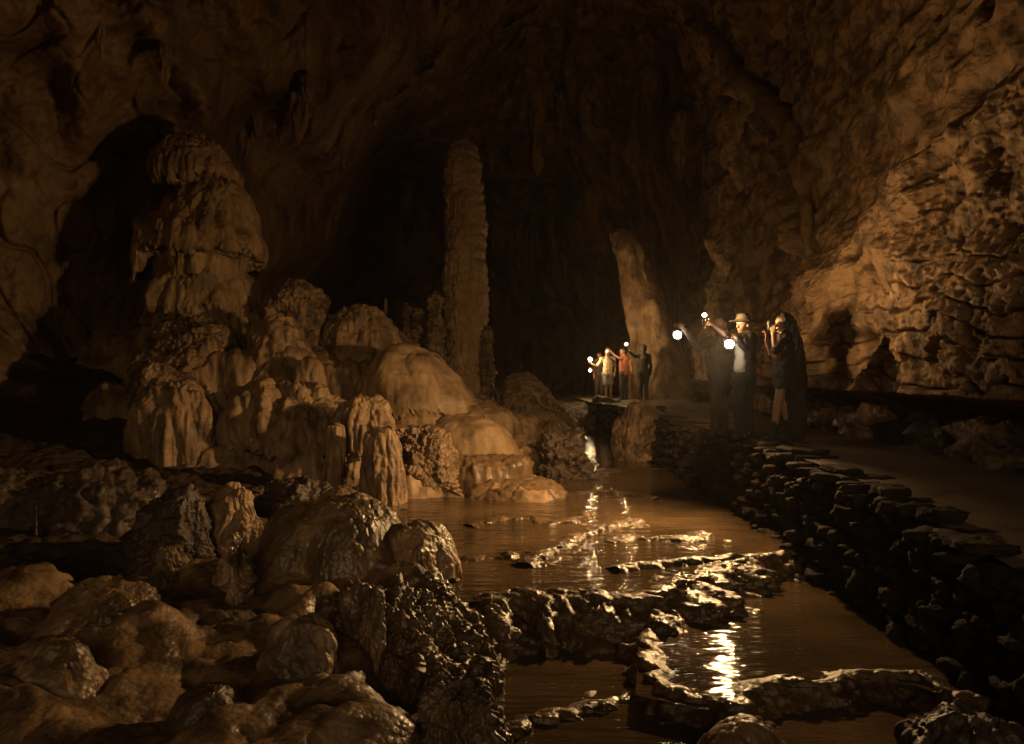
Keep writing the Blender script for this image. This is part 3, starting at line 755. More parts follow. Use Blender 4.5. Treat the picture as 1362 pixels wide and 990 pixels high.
stalactite('slim stalactite next to the leaning pillar, over the far group', 792, 345, 410, 10, 116, .8)
stalactite('long dim rib-like stalactite in the dark vault right of the tall column', 715, 60, 235, 34, 117, 1.0)
stalactite('dim stalactite hanging in the black recess left of the tall column', 540, 200, 300, 26, 118, .8)

for i, (px, y0, y1, w, lab) in enumerate((
        (655, 150, 230, 16, 'dim stalactite above and right of the tall column'), (745, 120, 205, 18, 'dim stalactite in the middle of the vault, right of the long rib-like one'),
        (690, 300, 372, 10, 'faint thin stalactite over the black passage left of the far group'), (752, 335, 380, 7, 'tiny faint stalactite left of the pair over the far group'),
        (220, 60, 120, 16, 'stubby stalactite on the roof above the big stalagmite'), (455, 150, 225, 20, 'dim tapering stalactite at the left rim of the black recess'),
        (500, 110, 170, 14, 'small stalactite above the black recess'), (820, 190, 270, 18, 'dim stalactite above the leaning pillar'), (905, 150, 240, 20, 'dark stalactite high between the leaning pillar and the right wall'))):
    stalactite(lab, px, y0, y1, w, 140 + i, .8)

# ------------------------------------------------------------------ walkway, retaining wall, edge stones
def walk_z(y):
    return np.interp(y, [0, 4, 5.2, 7, 9, 12], [.35, .5, .66, .86, .94, .95])


def build_walkway():
    ys = np.linspace(0.5, 31, 420)
    xs = np.linspace(0, 1, 44)
    Yg, S = np.meshgrid(ys, xs, indexing='ij')
    y, s = Yg.reshape(-1), S.reshape(-1)
    x0 = np.interp(y, [0, 6, 12, 20, 24, 31], [3.15, 3.3, 3.28, 3.2, 2.5, 2.2])
    x1 = np.interp(y, [0, 6, 10, 20, 31], [5.0, 5.0, 5.3, 5.6, 5.6])
    x = x0 + (x1 - x0) * s
    p = np.stack([x, y, x * 0], 1).astype(np.float32)
    edge = np.clip((s - .55) / .45, 0, 1)
    z = walk_z(y) + .02 * fbm(p * 1.1) + .006 * fbm(p * 6) + .10 * edge ** 2 * np.clip(.3 + fbm(p * 1.4), 0, 1.5)
    return grid_mesh('walkway', np.stack([x, y, z], 1), len(xs), len(ys), flip=True)


struct(link('walkway', build_walkway(), M['path']))


def stone_block(cx, cy, cz, sx, sy, sz, seed, n=9):
    """rounded irregular block as a quad sphere"""
    u = np.linspace(0, 2 * math.pi, 20, endpoint=False)
    v = np.linspace(0, math.pi, 12)
    Vv, U = np.meshgrid(v, u, indexing='ij')
    d = np.stack([np.sin(Vv) * np.cos(U), np.sin(Vv) * np.sin(U), np.cos(Vv)], -1)
    p = 6.0
    r = 1 / (np.abs(d[..., 0]) ** p + np.abs(d[..., 1]) ** p + np.abs(d[..., 2]) ** p) ** (1 / p)
    q = d * r[..., None] * np.array([sx, sy, sz])
    f = q.reshape(-1, 3).astype(np.float32)
    nn = (.42 * fbm(f * 6.0 + seed * 7.7, 3) + .12 * pn(f * 19 + seed)).reshape(12, 20)
    q = q * (1 + nn)[..., None]
    return q + np.array([cx, cy, cz])


def merge_grids(name, grids, nv=12, nu=20):
    verts, faces = [], []
    for g in grids:
        o = len(verts)
        verts.extend(map(tuple, g.reshape(-1, 3)))
        for j in range(nv - 1):
            for i in range(nu):
                faces.append((o + j * nu + i, o + (j + 1) * nu + i, o + (j + 1) * nu + (i + 1) % nu, o + j * nu + (i + 1) % nu))
    me = bpy.data.meshes.new(name)
    me.from_pydata(verts, [], faces)
    me.update()
    me.polygons.foreach_set('use_smooth', np.ones(len(me.polygons), bool))
    return me


rw = empty('stone_wall', (3.2, 12, -.5), 'long dark dry-stone retaining wall between the stream and the walkway', 'stone wall')
R = random.Random(5)
blocks = []
rowz = -.55
k = 0
while rowz < .88:
    hh = R.uniform(.06, .13)
    y = .6
    while y < 23.5:
        ln = min(R.uniform(.09, .3), R.uniform(.1, .5)) * (1 if y < 14 else 1.6)
        dep = .22
        t = (rowz + .55) / 1.45
        xx = np.interp(y, [0, 6, 12, 20, 24], [3.1, 3.2, 3.18, 3.1, 2.6]) + .12 * t + R.uniform(-.14, .08)
        if rowz + hh > walk_z(y) + .03:
            y += ln
            continue
        hq = hh * R.uniform(.75, 1.25)
        blocks.append(stone_block(xx + .1, y + ln / 2, rowz + hh / 2 + R.uniform(-.02, .02), dep, ln / 2 * 1.06, hq / 2 * 1.08, k))
        k += 1
        y += ln
    rowz += hh
link('masonry', merge_grids('masonry', blocks), M['stone'], rw, (-3.2, -12, .5))
# loose slabs along the walkway edge and at the wall foot
ES = [('flat slab on the walkway edge, nearest the right border of the photo', 5.3, 3.25, .38, .20, .05),
      ('broad flat slab on the walkway edge below the woman', 8.9, 3.42, .40, .22, .055),
      ('thin flat stone on the wall top, just left of the broad slab', 9.7, 3.30, .24, .16, .05),
      ('squarish stone on the wall top, in the right half of the wall', 6.6, 3.32, .25, .18, .07),
      ('rounded stone on the wall top between two slabs, near the right border', 5.9, 3.38, .2, .18, .08),
      ('long narrow slab on the wall top, in front of the woman', 7.7, 3.36, .42, .15, .05),
      ('small stone at the wall edge by the hatted man', 10.9, 3.25, .2, .15, .07),
      ('big chunk at the walkway edge right of the grooved boulder', 17.5, 3.35, .3, .22, .12)]
for i, (lab, yy, xx, sy, sx, sz) in enumerate(ES):
    sx, sy, sz = sx * .8, sy * .72, sz * .8
    g = stone_block(0, 0, sz, sx, sy, sz, 40 + i)
    o = link('edge_stone', merge_grids('edge_stone', [g]), M['stone'], None, (xx, yy, float(walk_z(yy)) + .005 - sz * .5))
    tag(o, lab, 'stone', 'loose stones along the walkway edge')
BS = [('pale lump of rock at the wall base, right of the woman', 11.0, 5.25, .42, .34, .26), ('low rock between the pale lump and the long shadow at the wall base', 10.2, 5.3, .35, .25, .16),
      ('rock at the back of the walkway near the right border', 8.1, 5.2, .35, .3, .26), ('dark low rock in the deep shadow at the wall base', 9.2, 5.3, .4, .3, .2), ('small broken rock tight behind the woman', 12.4, 5.3, .35, .3, .2)]
for i, (lab, yy, xx, sy, sx, sz) in enumerate(BS):
    g = stone_block(0, 0, sz * .8, sx, sy, sz, 60 + i)
    o = link('boulder', merge_grids('boulder', [g]), M['knobby'] if i % 2 == 0 else M['dark'], None, (xx, yy, float(walk_z(yy)) - .02))
    tag(o, lab, 'boulder', 'rocks along the foot of the right wall')


# ------------------------------------------------------------------ people
def caps(verts, faces, a, b, ra, rb, n=14, squash=None):
    a, b = np.array(a, float), np.array(b, float)
    ax = b - a
    L = np.linalg.norm(ax)
    ax = ax / L if L > 1e-6 else np.array([0, 0, 1.])
    t = np.array([0, 1, 0.]) if abs(ax[1]) < .9 else np.array([1., 0, 0])
    e1 = np.cross(ax, t); e1 /= np.linalg.norm(e1)
    e2 = np.cross(ax, e1)
    rings = []
    for k in range(6):
        th = -math.pi / 2 + k * math.pi / 10 * .98
        rings.append((a + ax * ra * math.sin(th), max(ra * math.cos(th), 1e-4)))
    for k in range(6):
        th = (k + .1) * math.pi / 10
        rings.append((b + ax * rb * math.sin(min(th, math.pi / 2)), max(rb * math.cos(min(th, math.pi / 2)), 1e-4)))
    o = len(verts)
    c0 = (a + b) / 2
    for c, r in rings:
        for i in range(n):
            w = 2 * math.pi * i / n
            p = c + r * (math.cos(w) * e1 + math.sin(w) * e2)
            if squash is not None:
                p = c0 + (p - c0) * np.array(squash)
            verts.append(tuple(p))
    m = len(rings)
    for j in range(m - 1):
        for i in range(n):
            faces.append((o + j * n + i, o + j * n + (i + 1) % n, o + (j + 1) * n + (i + 1) % n, o + (j + 1) * n + i))
    faces.append(tuple(o + i for i in range(n))[::-1])
    faces.append(tuple(o + (m - 1) * n + i for i in range(n)))


def fused(name, prims, vox, mat, parent, smooth=4):
    """one continuous surface out of overlapping tapered limbs"""
    vs, fs = [], []
    for p in prims:
        caps(vs, fs, *p)
    me = bpy.data.meshes.new(name)
    me.from_pydata(vs, [], fs)
    tmp = bpy.data.objects.new('tmp', me)
    COL.objects.link(tmp)
    md = tmp.modifiers.new('r', 'REMESH'); md.mode = 'VOXEL'; md.voxel_size = vox; md.use_smooth_shade = True
    if smooth:
        s = tmp.modifiers.new('s', 'SMOOTH'); s.factor = .5; s.iterations = smooth
    dg = bpy.context.evaluated_depsgraph_get()
    out = bpy.data.meshes.new_from_object(tmp.evaluated_get(dg))
    bpy.data.objects.remove(tmp)
    bpy.data.meshes.remove(me)
    out.name = name
    if name not in ('body', 'eye', 'case', 'headlamp'):     # folds of cloth, strands of hair
        n = len(out.vertices)
        co = np.zeros(n * 3, np.float32); out.vertices.foreach_get('co', co); co = co.reshape(-1, 3)
        no = np.zeros(n * 3, np.float32); out.vertices.foreach_get('normal', no); no = no.reshape(-1, 3)
        q = co * (np.array([26, 26, 3.0]) if name == 'hair' else np.array([9, 9, 5.0]))
        d = (.014 if name != 'hair' else .012) * fbm(q + len(name) * 3.3, 2) + .01 * pn(co * 16)
        out.vertices.foreach_set('co', (co + no * d[:, None]).reshape(-1)); out.update()
    return link(name, out, mat, parent)


def lerp(a, b, t):
    return tuple(x + (y - x) * t for x, y in zip(a, b))


def hand_prims(w, dirn, side, curl=.6, s=1.0):
    """palm and five bent fingers; dirn points along the hand, side across the palm towards the thumb"""
    w, dv, sv = np.array(w, float), np.array(dirn, float), np.array(side, float)
    dv /= np.linalg.norm(dv)
    sv = sv - dv * sv.dot(dv); sv /= np.linalg.norm(sv)
    nv = np.cross(dv, sv)
    pr = []
    for k in range(4):
        o = (k - 1.5) * .019 * s
        pr.append((w + sv * o * .6, w + dv * .085 * s + sv * o, .016 * s, .013 * s))
        ln = (.062, .074, .078, .07)[k] * s
        b = w + dv * .088 * s + sv * o
        m1 = b + (dv * (1 - curl * .5) + nv * curl) * ln * .55
        e = m1 + (dv * (.6 - curl) + nv * (.4 + curl)) * ln * .5
        pr.append((b, m1, .0098 * s, .009 * s)); pr.append((m1, e, .009 * s, .0078 * s))
    tb = w + sv * .03 * s + dv * .025 * s
    tm = tb + (sv * .8 + dv * .7 + nv * .35) * .033 * s
    pr.append((w + dv * .02 * s, tb, .017 * s, .014 * s)); pr.append((tb, tm, .0125 * s, .0105 * s)); pr.append((tm, tm + (dv * .8 + nv * .6) * .028 * s, .0105 * s, .0088 * s))
    return pr


def head_prims(c, face, s=1.0):
    """c: head centre, face: unit direction the face looks"""
    c, f = np.array(c, float), np.array(face, float)
    f /= np.linalg.norm(f)
    sd = np.cross(f, (0, 0, 1)); sd /= np.linalg.norm(sd)
    up = np.cross(sd, f)
    A = lambda a, b, e: c + f * a * s + sd * b * s + up * e * s
    return [(A(-.02, 0, .025), A(.012, 0, .03), .088 * s, .084 * s), (A(.035, 0, -.03), A(.045, 0, -.08), .058 * s, .04 * s),
            (A(.088, 0, .02), A(.112, 0, -.025), .012 * s, .016 * s), (A(.085, -.02, -.062), A(.085, .02, -.062), .011 * s, .011 * s),
            (A(.072, -.035, .028), A(.072, .035, .028), .018 * s, .018 * s),
            (A(-.005, .084, .01), A(-.01, .088, -.02), .014 * s, .012 * s), (A(-.005, -.084, .01), A(-.01, -.088, -.02), .014 * s, .012 * s),
            (A(-.015, 0, -.05), A(-.03, 0, -.14), .056 * s, .056 * s)], A


def person(loc, label, J, face, skin, outfit, vox=.012, s=1.0, eyes=True, group=None):
    """J: joints; outfit: list of (name, material, prims)"""
    r = empty('person', loc, label, 'person', group)
    hp, A = head_prims(J['head'], face, s)
    pr = list(hp)
    nk = J['neck']
    pr.append((lerp(J['head'], nk, .5), nk, .052 * s, .06 * s))
    pr.append((nk, lerp(nk, J['pelvis'], .35), .09 * s, .13 * s))
    pr.append((lerp(nk, J['pelvis'], .3), J['pelvis'], .13 * s, .125 * s))
    for q in ('L', 'R'):
        pr.append((nk, J['sh' + q], .07 * s, .062 * s))
        pr.append((J['sh' + q], J['el' + q], .052 * s, .040 * s)); pr.append((J['el' + q], J['wr' + q], .042 * s, .027 * s))
        pr += hand_prims(J['wr' + q], J['hd' + q], J['th' + q], J.get('cu' + q, .6), s)
        pr.append((J['pelvis'], J['hi' + q], .11 * s, .095 * s))
        pr.append((J['hi' + q], J['kn' + q], .085 * s, .056 * s)); pr.append((J['kn' + q], J['an' + q], .058 * s, .038 * s))
        pr.append((J['an' + q], J['to' + q], .04 * s, .032 * s))
    fused('body', pr, vox, skin, r)
    if eyes:
        for b in (-.033, .033):
            e = A(.083, b, .018)
            fused('eye', [(e, e + np.array([0, 0, .001]), .012 * s, .012 * s)], .004, M['black'], r, 1)
    for nm, mat, prims in outfit:
        fused(nm, prims, vox, mat, r)
    return r, A


def limb(J, q, a, b, ra, rb):
    return (J[a + q], J[b + q], ra, rb)


def shirt(J, s=1.0, k=1.12, sleeve=.6, low=1.0, neck=True):
    nk, pe = J['neck'], J['pelvis']
    pr = [(lerp(nk, pe, .06), lerp(nk, pe, .35), .10 * s * k, .135 * s * k), (lerp(nk, pe, .3), lerp(nk, pe, low), .138 * s * k, .14 * s * k)]
    for q in ('L', 'R'):
        pr.append((lerp(nk, pe, .07), J['sh' + q], .07 * s * k, .066 * s * k))
        pr.append((J['sh' + q], lerp(J['sh' + q], J['el' + q], min(1, sleeve)), .06 * s * k, .052 * s * k))
        if sleeve > 1:
            pr.append((J['el' + q], lerp(J['el' + q], J['wr' + q], sleeve - 1), .05 * s * k, .04 * s * k))
    return pr


def trousers(J, s=1.0, k=1.14, length=2.0):
    pr = [(J['pelvis'], lerp(J['pelvis'], J['neck'], .12), .13 * s * k, .128 * s * k)]
    for q in ('L', 'R'):
        pr.append((J['pelvis'], J['hi' + q], .115 * s * k, .1 * s * k))
        pr.append((J['hi' + q], lerp(J['hi' + q], J['kn' + q], min(1, length)), .092 * s * k, (.064 if length >= 1 else .082) * s * k))
        if length > 1:
            pr.append((J['kn' + q], lerp(J['kn' + q], J['an' + q], length - 1), .066 * s * k, .058 * s * k))
    return pr


def shoes(J, s=1.0, h=.05):
    pr = []
    out = []
    for q in ('L', 'R'):
        a, t = J['an' + q], J['to' + q]
        out.append(('shoe', M['black'], [(lerp(a, J['kn' + q], h), a, .05 * s, .048 * s), (a, t, .046 * s, .042 * s), ((a[0], a[1], .035), t, .04 * s, .04 * s)]))
    return out


def legs(J, spread=.1, fx=0.0, fy=-1.0, hip=.93):
    J['pelvis'] = (J.get('px', 0), 0, hip)
    for q, sg in (('L', -1), ('R', 1)):
        J['hi' + q] = (sg * .09 * abs(fy) + J.get('px', 0), sg * .09 * abs(fx), hip - .04)
        J['kn' + q] = (sg * spread * abs(fy) + fx * .03, sg * spread * abs(fx) + fy * .03, .5)
        J['an' + q] = (sg * spread * 1.1 * abs(fy), sg * spread * 1.1 * abs(fx), .08)
        J['to' + q] = (J['an' + q][0] + fx * .17, J['an' + q][1] + fy * .17, .03)


# ---- lanterns
LAMPS = []


def lantern(loc, label, bulb='bulb', r=.05, group='lamps carried by the visitors', hang=True):
    e = empty('lantern', loc, label, 'lantern', group)
    def lat(nm, prof, z0, z1, rad, mat, ls=[]):
        return lathe(nm, mat, (0, 0, z0), z1 - z0, prof, rad, rad, ls, 1, nu=24, nv=24, parent=e, smooth=1)
    lat('globe', BALL, -r, r, r, M[bulb])
    lat('base', [(0, 0), (.01, .8), (.3, 1), (.9, 1), (1, .01)], -r - .035, -r * .86, r * .75, M['metal'])
    lat('cap', [(0, 0), (.1, .25), (.4, .6), (.8, 1), (1, .01)], r * .86, r + .035, r * .7, M['metal'])
    # bail handle
    vs, fs = [], []
    pts = [(r * 1.15 * math.cos(a), 0, r * .2 + (r + .06) * math.sin(a)) for a in np.linspace(.05, math.pi - .05, 11)]
    for a, b in zip(pts[:-1], pts[1:]):
        caps(vs, fs, a, b, .004, .004, 8)
    me = bpy.data.meshes.new('handle'); me.from_pydata(vs, [], fs); me.update()
    link('handle', me, M['metal'], e)
    return e


def light(loc, power, color=(1, .65, .30), radius=.06, aim=None, cone=160, blend=1.0, parent=None):
    ty = 'SPOT' if aim else 'POINT'
    l = bpy.data.lights.new('lamp_light', ty)
    l.energy = power; l.color = color; l.shadow_soft_size = radius
    o = bpy.data.objects.new('lamp_light', l); COL.objects.link(o)
    o.location = loc
    if aim:
        l.spot_size = math.radians(cone); l.spot_blend = blend
        o.rotation_euler = (Vector(aim) - Vector(loc)).to_track_quat('-Z', 'Y').to_euler()
    return o


WALK = .965
NEAR, FARG = 'near group of visitors on the walkway', 'far group of visitors'
# man in the hat, arm stretched out with a torch
dE = 10.6
eE = ((990 - 681) / F * dE, dE, WALK)
J = dict(head=(-.03, -.02, 1.59), neck=(.02, 0, 1.45))
legs(J, .10, -.6, -.8)
J.update(shL=(-.13, -.13, 1.40), elL=(-.33, -.20, 1.46), wrL=(-.53, -.26, 1.60), hdL=(-.95, -.3, .15), thL=(0, -.2, 1), cuL=1.0,
         shR=(.14, .10, 1.40), elR=(.03, -.18, 1.17), wrR=(-.25, -.38, 1.43), hdR=(-.7, -.5, .05), thR=(.3, -.3, 1), cuR=1.0)
man, A = person(eE, 'man in brimmed hat and dark jacket over white shirt, arm stretched out', J, (-.8, -.55, .02), M['skin'],
    [('jacket', M['black'], [(lerp(J['neck'], J['pelvis'], .1), lerp(J['neck'], J['pelvis'], 1.1), .13, .165), (J['neck'], J['shR'], .085, .08), (J['shR'], J['elR'], .072, .056), (J['elR'], lerp(J['elR'], J['wrR'], .8), .054, .042), (J['neck'], J['shL'], .08, .07), (J['shL'], lerp(J['shL'], J['elL'], .55), .066, .055)]),
     ('shirt', M['white'], [((-.075, -.085, 1.38), (-.08, -.095, .98), .075, .085)]),
     ('trousers', M['black'], trousers(J, 1.0, 1.22))] + shoes(J), vox=.009, group=NEAR)
h0 = A(-.005, 0, .075)
lathe('hat', M['straw'], (h0[0], h0[1], h0[2] - .03), .125, [(0, 0), (.02, .3), (.06, .42), (.3, .5), (.7, .54), (.78, .6), (.84, .95), (.9, 1.0), (.95, .95), (1, .5)], .19, .19, [('f', .008, 9, 1)], 3, nu=70, nv=60, parent=man, smooth=3)

# woman with long dark hair
dF = 10.12
eF = ((1043 - 681) / F * dF, dF, WALK)
J = dict(head=(-.02, 0, 1.58), neck=(.01, 0, 1.44))
legs(J, .12, -.9, -.35)
J['knL'] = (-.12, -.10, .5); J['anL'] = (-.20, -.14, .08); J['toL'] = (-.36, -.18, .03)
J['knR'] = (.02, .03, .5); J['anR'] = (.10, .06, .08); J['toR'] = (-.05, .02, .03)
J.update(shL=(-.04, -.16, 1.38), elL=(-.20, -.22, 1.22), wrL=(-.19, -.12, 1.44), hdL=(.02, .1, 1), thL=(.6, -.6, 0), cuL=.5,
         shR=(.05, .15, 1.38), elR=(-.10, .2, 1.16), wrR=(-.22, .06, 1.36), hdR=(0, -.2, 1), thR=(.6, .6, 0), cuR=.5)
wom, A = person(eF, 'woman with very long dark hair and bare legs, hand raised to her face', J, (-1, -.18, .0), M['skin'],
    [('dress', M['dress'], [(lerp(J['neck'], J['pelvis'], .08), lerp(J['neck'], J['pelvis'], .5), .115, .15), (lerp(J['neck'], J['pelvis'], .5), (.05, .02, .80), .15, .19), (J['neck'], J['shL'], .08, .075), (J['shL'], J['elL'], .065, .055), (J['neck'], J['shR'], .08, .075), (J['shR'], J['elR'], .065, .055), ((.10, .03, .9), (.17, .05, .4), .17, .15), ((.17, .05, .45), (.17, .05, .12), .15, .14)]),
     ('shorts', M['dress'], trousers(J, 1.0, 1.16, .35)),
     ('top', M['orange'], [((-.12, -.06, 1.24), (-.12, -.06, 1.16), .055, .06)])] + shoes(J, 1.0, .5), vox=.009, group=NEAR)
hb = A(-.03, 0, .05)
fused('hair', [(hb, hb + np.array([.03, 0, -.03]), .112, .11), (hb + np.array([.06, 0, -.05]), hb + np.array([.12, .01, -.35]), .10, .125), (hb + np.array([.12, .01, -.3]), hb + np.array([.21, .02, -.85]), .13, .10)], .012, M['hair'], wom)
ph = empty('phone', (eF[0] - .22, eF[1] - .05, eF[2] + 1.56), 'dark phone held up at the long-haired woman face', 'phone')
fused('case', [((0, -.02, -.05), (0, -.02, .05), .018, .018), ((0, .02, -.05), (0, .02, .05), .018, .018)], .006, M['phone'], ph, 1)

# dim figure in brown, arm out with a lantern
dD = 11.1
eD = ((957 - 681) / F * dD, dD, WALK)
J = dict(head=(-.02, 0, 1.57), neck=(0, .02, 1.43))
legs(J, .09, -.5, -.8)
J.update(shL=(-.16, -.04, 1.38), elL=(-.34, -.10, 1.30), wrL=(-.57, -.17, 1.60), hdL=(-.9, -.3, 0), thL=(0, -.2, 1), cuL=1.0,
         shR=(.16, .06, 1.38), elR=(.2, .05, 1.1), wrR=(.16, -.05, .88), hdR=(0, -.2, -1), thR=(-.5, -.7, 0), cuR=.4)
per, A = person(eD, 'dim figure in loose brown clothes holding out a lantern behind the hatted man', J, (-.9, .4, 0), M['skin'],
    [('coat', M['brown'], shirt(J, 1.0, 1.2, 1.9, 1.35)), ('trousers', M['brown'], trousers(J, 1.0, 1.2))] + shoes(J), vox=.011, group=NEAR)
hb = A(-.02, 0, .05)
fused('hood', [(hb, hb + np.array([.03, .02, -.05]), .118, .115), (hb + np.array([.03, .0, -.1]), hb + np.array([.02, .03, -.22]), .1, .11)], .012, M['brown'], per)  # hood added to keep the face from showing bright in the lamplight

# far group
dA = 26.0
def at(px, d):
    return ((px - 681) / F * d, d, .93)
J = dict(head=(0, 0, 1.62), neck=(0, .02, 1.47)); legs(J, .1)
J.update(shL=(-.19, 0, 1.41), elL=(-.36, -.06, 1.16), wrL=(-.55, -.14, 1.24), hdL=(-.9, -.1, .3), thL=(0, -.2, 1), cuL=1.0, shR=(.19, 0, 1.41), elR=(.27, .02, 1.13), wrR=(.23, -.10, .9), hdR=(0, -.2, -1), thR=(-.6, -.7, 0))
J['knL'] = (-.06, -.06, .5); J['anL'] = (-.05, -.02, .08); J['toL'] = (-.12, -.18, .03)
pa, A = person(at(808, dA), 'person in cream shirt and grey shorts holding out a lamp in the far group', J, (-.3, -1, 0), M['skin'],
    [('shirt', M['cream'], shirt(J, 1.08, 1.16, .75)), ('shorts', M['grey'], trousers(J, 1.05, 1.2, .85))] + shoes(J), vox=.014, eyes=True, group=FARG)
hb = A(-.02, 0, .055)
fused('hair', [(hb, hb + np.array([0, .02, 0]), .098, .095)], .014, M['hair'], pa)
hl = A(.095, 0, .07)
fused('headlamp', [(hl, hl + np.array([0, -.01, 0]), .035, .035)], .01, M['bulb_dim'], pa, 1)

J = dict(head=(-.06, -.02, 1.66), neck=(-.01, 0, 1.5)); legs(J, .1, -.6, -.7, .95)
J.update(shL=(-.13, -.12, 1.44), elL=(-.33, -.12, 1.52), wrL=(-.52, -.14, 1.72), hdL=(-.8, 0, .4), thL=(.2, -.2, .8), cuL=.3, shR=(.13, .08, 1.43), elR=(.22, -.02, 1.17), wrR=(.24, -.12, .98), hdR=(0, -.3, -1), thR=(-.6, -.7, 0))
pb_, A = person(at(830, 25.8), 'person in an orange top raising one arm across to the left in the far group', J, (-.8, -.6, 0), M['skin'],
    [('top', M['orange'], shirt(J, 1.05, 1.14, .2, 1.05)), ('trousers', M['black'], trousers(J, 1.05, 1.18))] + shoes(J), vox=.014, group=FARG)
hb = A(-.02, 0, .055)
fused('hair', [(hb, hb + np.array([.02, .02, -.02]), .1, .098), (hb + np.array([.05, .03, -.02]), hb + np.array([.08, .05, -.25]), .07, .05)], .014, M['hair'], pb_)

J = dict(head=(0, 0, 1.74), neck=(0, .02, 1.58)); legs(J, .09, hip=1.0)
J.update(shL=(-.19, 0, 1.5), elL=(-.36, -.1, 1.52), wrL=(-.55, -.17, 1.68), hdL=(-.4, -.2, 1), thL=(.8, 0, .4), cuL=1.0, shR=(.19, 0, 1.5), elR=(.25, 0, 1.2), wrR=(.22, -.06, .95), hdR=(0, -.1, -1), thR=(-.6, -.7, 0))
pc, A = person(at(856, 25.2), 'tall black silhouette of a person standing in front of the leaning pillar', J, (-.2, -1, 0), M['dress'],  # face and hands in near-black cloth colour: silhouette shade painted in
    [('jacket', M['black'], shirt(J, 1.0, 1.16, 1.9, 1.1)), ('trousers', M['black'], trousers(J, 1.0, 1.2))] + shoes(J), vox=.016, eyes=True, group=FARG)
hb = A(-.01, 0, .05)
fused('hood', [(hb, hb + np.array([0, .03, -.06]), .105, .11)], .014, M['black'], pc)

J = dict(head=(0, 0, 1.55), neck=(0, .02, 1.41)); legs(J, .09, hip=.9)
J.update(shL=(-.17, 0, 1.35), elL=(-.22, 0, 1.07), wrL=(-.2, -.08, .83), hdL=(0, -.1, -1), thL=(.6, -.7, 0), shR=(.17, 0, 1.35), elR=(.22, 0, 1.07), wrR=(.2, -.08, .83), hdR=(0, -.1, -1), thR=(-.6, -.7, 0))
pd, A = person(at(797, 27.0), 'dim person in brown half hidden behind the cream-shirted one', J, (-.2, -1, 0), M['skin'],
    [('shirt', M['brown'], shirt(J, 1.0, 1.14, 1.5)), ('trousers', M['brown'], trousers(J, 1.0, 1.18))] + shoes(J), vox=.016, group=FARG)
hb = A(-.02, 0, .055)
fused('hair', [(hb, hb + np.array([0, .02, -.02]), .1, .098)], .014, M['hair'], pd)

# ------------------------------------------------------------------ lamps
L1 = P(901, 446, 10.9)      # held by the brown figure
L2 = P(970, 458, 10.15)     # in the hatted man's lower hand
L3 = P(937, 420, 10.3)      # torch raised by the hatted man
L4 = P(785, 478, 25.8)      # far lamp
L5 = P(785, 493, 25.8)      # second far lamp below it
L6 = P(833, 458, 25.0)      # small lamp raised by the silhouette
lantern(L1, 'bright lantern hanging furthest left of the near group, held by the brown figure', r=.056)
lantern(L2, 'bright lantern held low in front of the hatted man chest', r=.06)
lantern(L4, 'bright lamp held out at the left end of the far group', r=.065)
lantern(L5, 'small lamp hanging just below the bright one of the far group', 'bulb_small', r=.05)
lantern(L6, 'faint lamp held up between the orange top and the black silhouette', 'bulb_dim', r=.06)
tq = empty('torch', L3, 'small torch gripped in the raised hand of the hatted man', 'torch', 'lamps carried by the visitors')
lathe('bulb', M['bulb_small'], (0, 0, -.02), .055, BALL, .032, .032, [], 1, nu=24, nv=20, parent=tq, smooth=1)
lathe('grip', M['metal'], (0, 0, -.17), .15, [(0, .01), (.01, 1.3), (.25, 1.3), (.32, .9), (1, .85), (1, .01)], .022, .022, [], 1, nu=24, nv=30, parent=tq, smooth=1)
lathe('collar', M['metal'], (0, 0, .03), .03, [(0, .01), (.05, .8), (.8, 1), (1, .01)], .03, .03, [], 1, nu=24, nv=12, parent=tq, smooth=1)

WARM = (1.0, .61, .25)
light(L3, 1150, WARM, .04, aim=(5.9, 10.2, 6.2), cone=172, blend=.6)
light(L1, 2900, WARM, .066, aim=(-2.6, 22, 1.8), cone=138, blend=1)
light(L2, 8200, WARM, .07, aim=(-5, 6.6, -.4), cone=162, blend=.9)
light(L4, 400, WARM, .08)
light(L6, 300, WARM, .07)

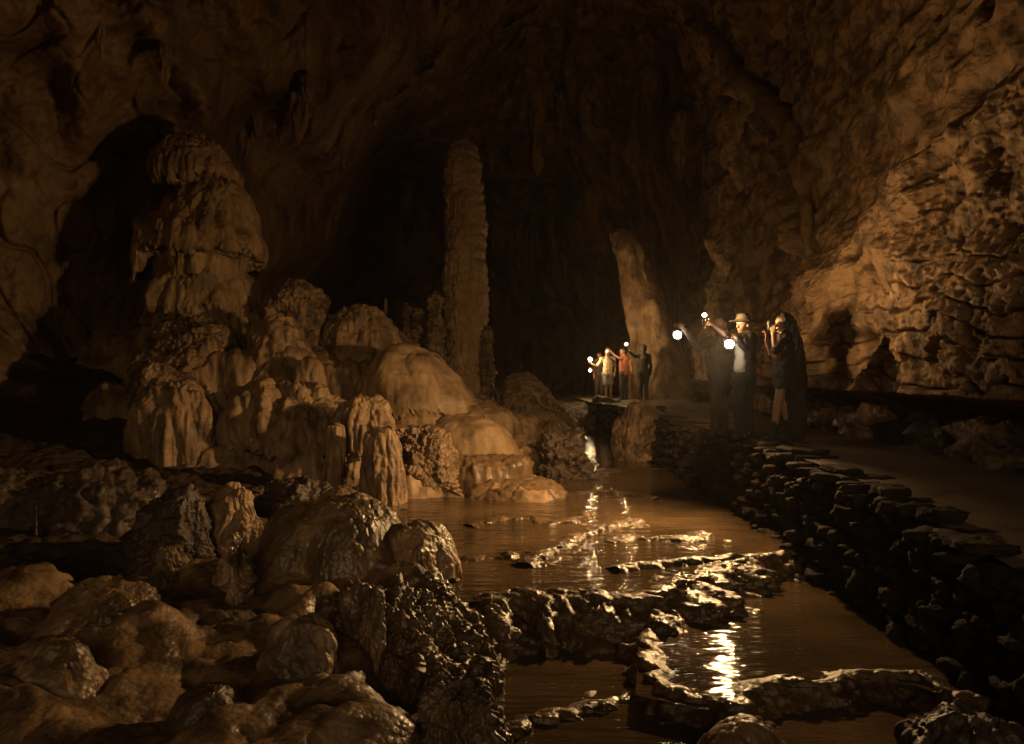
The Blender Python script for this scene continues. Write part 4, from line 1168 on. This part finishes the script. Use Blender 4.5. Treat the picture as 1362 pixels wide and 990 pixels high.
# ------------------------------------------------------------------ haze, world, camera
USE_HAZE = True
if USE_HAZE:
    x0, x1, y0, y1, z0, z1 = -30, 30, -14, 55, -3, 32
    vs = [(x, y, z) for z in (z0, z1) for y in (y0, y1) for x in (x0, x1)]
    me = bpy.data.meshes.new('haze')
    me.from_pydata(vs, [], [(0, 2, 3, 1), (4, 5, 7, 6), (0, 1, 5, 4), (2, 6, 7, 3), (0, 4, 6, 2), (1, 3, 7, 5)])
    me.update()
    m = bpy.data.materials.new('haze'); m.use_nodes = True
    nt = m.node_tree; nt.nodes.clear()
    out = nt.nodes.new('ShaderNodeOutputMaterial'); pv = nt.nodes.new('ShaderNodeVolumePrincipled')
    pv.inputs['Color'].default_value = (.9, .9, .9, 1); pv.inputs['Density'].default_value = .0005; pv.inputs['Anisotropy'].default_value = .5
    nt.links.new(pv.outputs[0], out.inputs['Volume'])
    h = link('haze', me, m); h['kind'] = 'stuff'

w = bpy.data.worlds.new('World'); sc.world = w; w.use_nodes = True
nt = w.node_tree
bg = nt.nodes['Background']
sky = nt.nodes.new('ShaderNodeTexSky'); sky.sky_type = 'NISHITA'; sky.sun_disc = False
sky.sun_elevation = math.radians(12); sky.sun_rotation = math.radians(180); sky.dust_density = 6; sky.ozone_density = .2
nt.links.new(sky.outputs[0], bg.inputs[0]); bg.inputs[1].default_value = .038

cam = bpy.data.cameras.new('Camera'); co = bpy.data.objects.new('Camera', cam); COL.objects.link(co)
co.location = (0, 0, CAMZ); co.rotation_euler = (math.radians(90), 0, 0)
cam.sensor_width = 36; cam.lens = 36 * F / 1362; cam.clip_end = 300; cam.clip_start = .05
sc.camera = co
sc.view_settings.view_transform = 'Standard'; sc.view_settings.look = 'None'; sc.view_settings.gamma = 1; sc.view_settings.exposure = 0
sc.view_settings.use_curve_mapping = False
c = sc.cycles
c.use_denoising = True
try:
    c.denoiser = 'OPENIMAGEDENOISE'
except Exception:
    pass
c.max_bounces = 6; c.diffuse_bounces = 4; c.glossy_bounces = 3; c.volume_bounces = 0
c.sample_clamp_indirect = 3.0
c.caustics_reflective = False; c.caustics_refractive = False
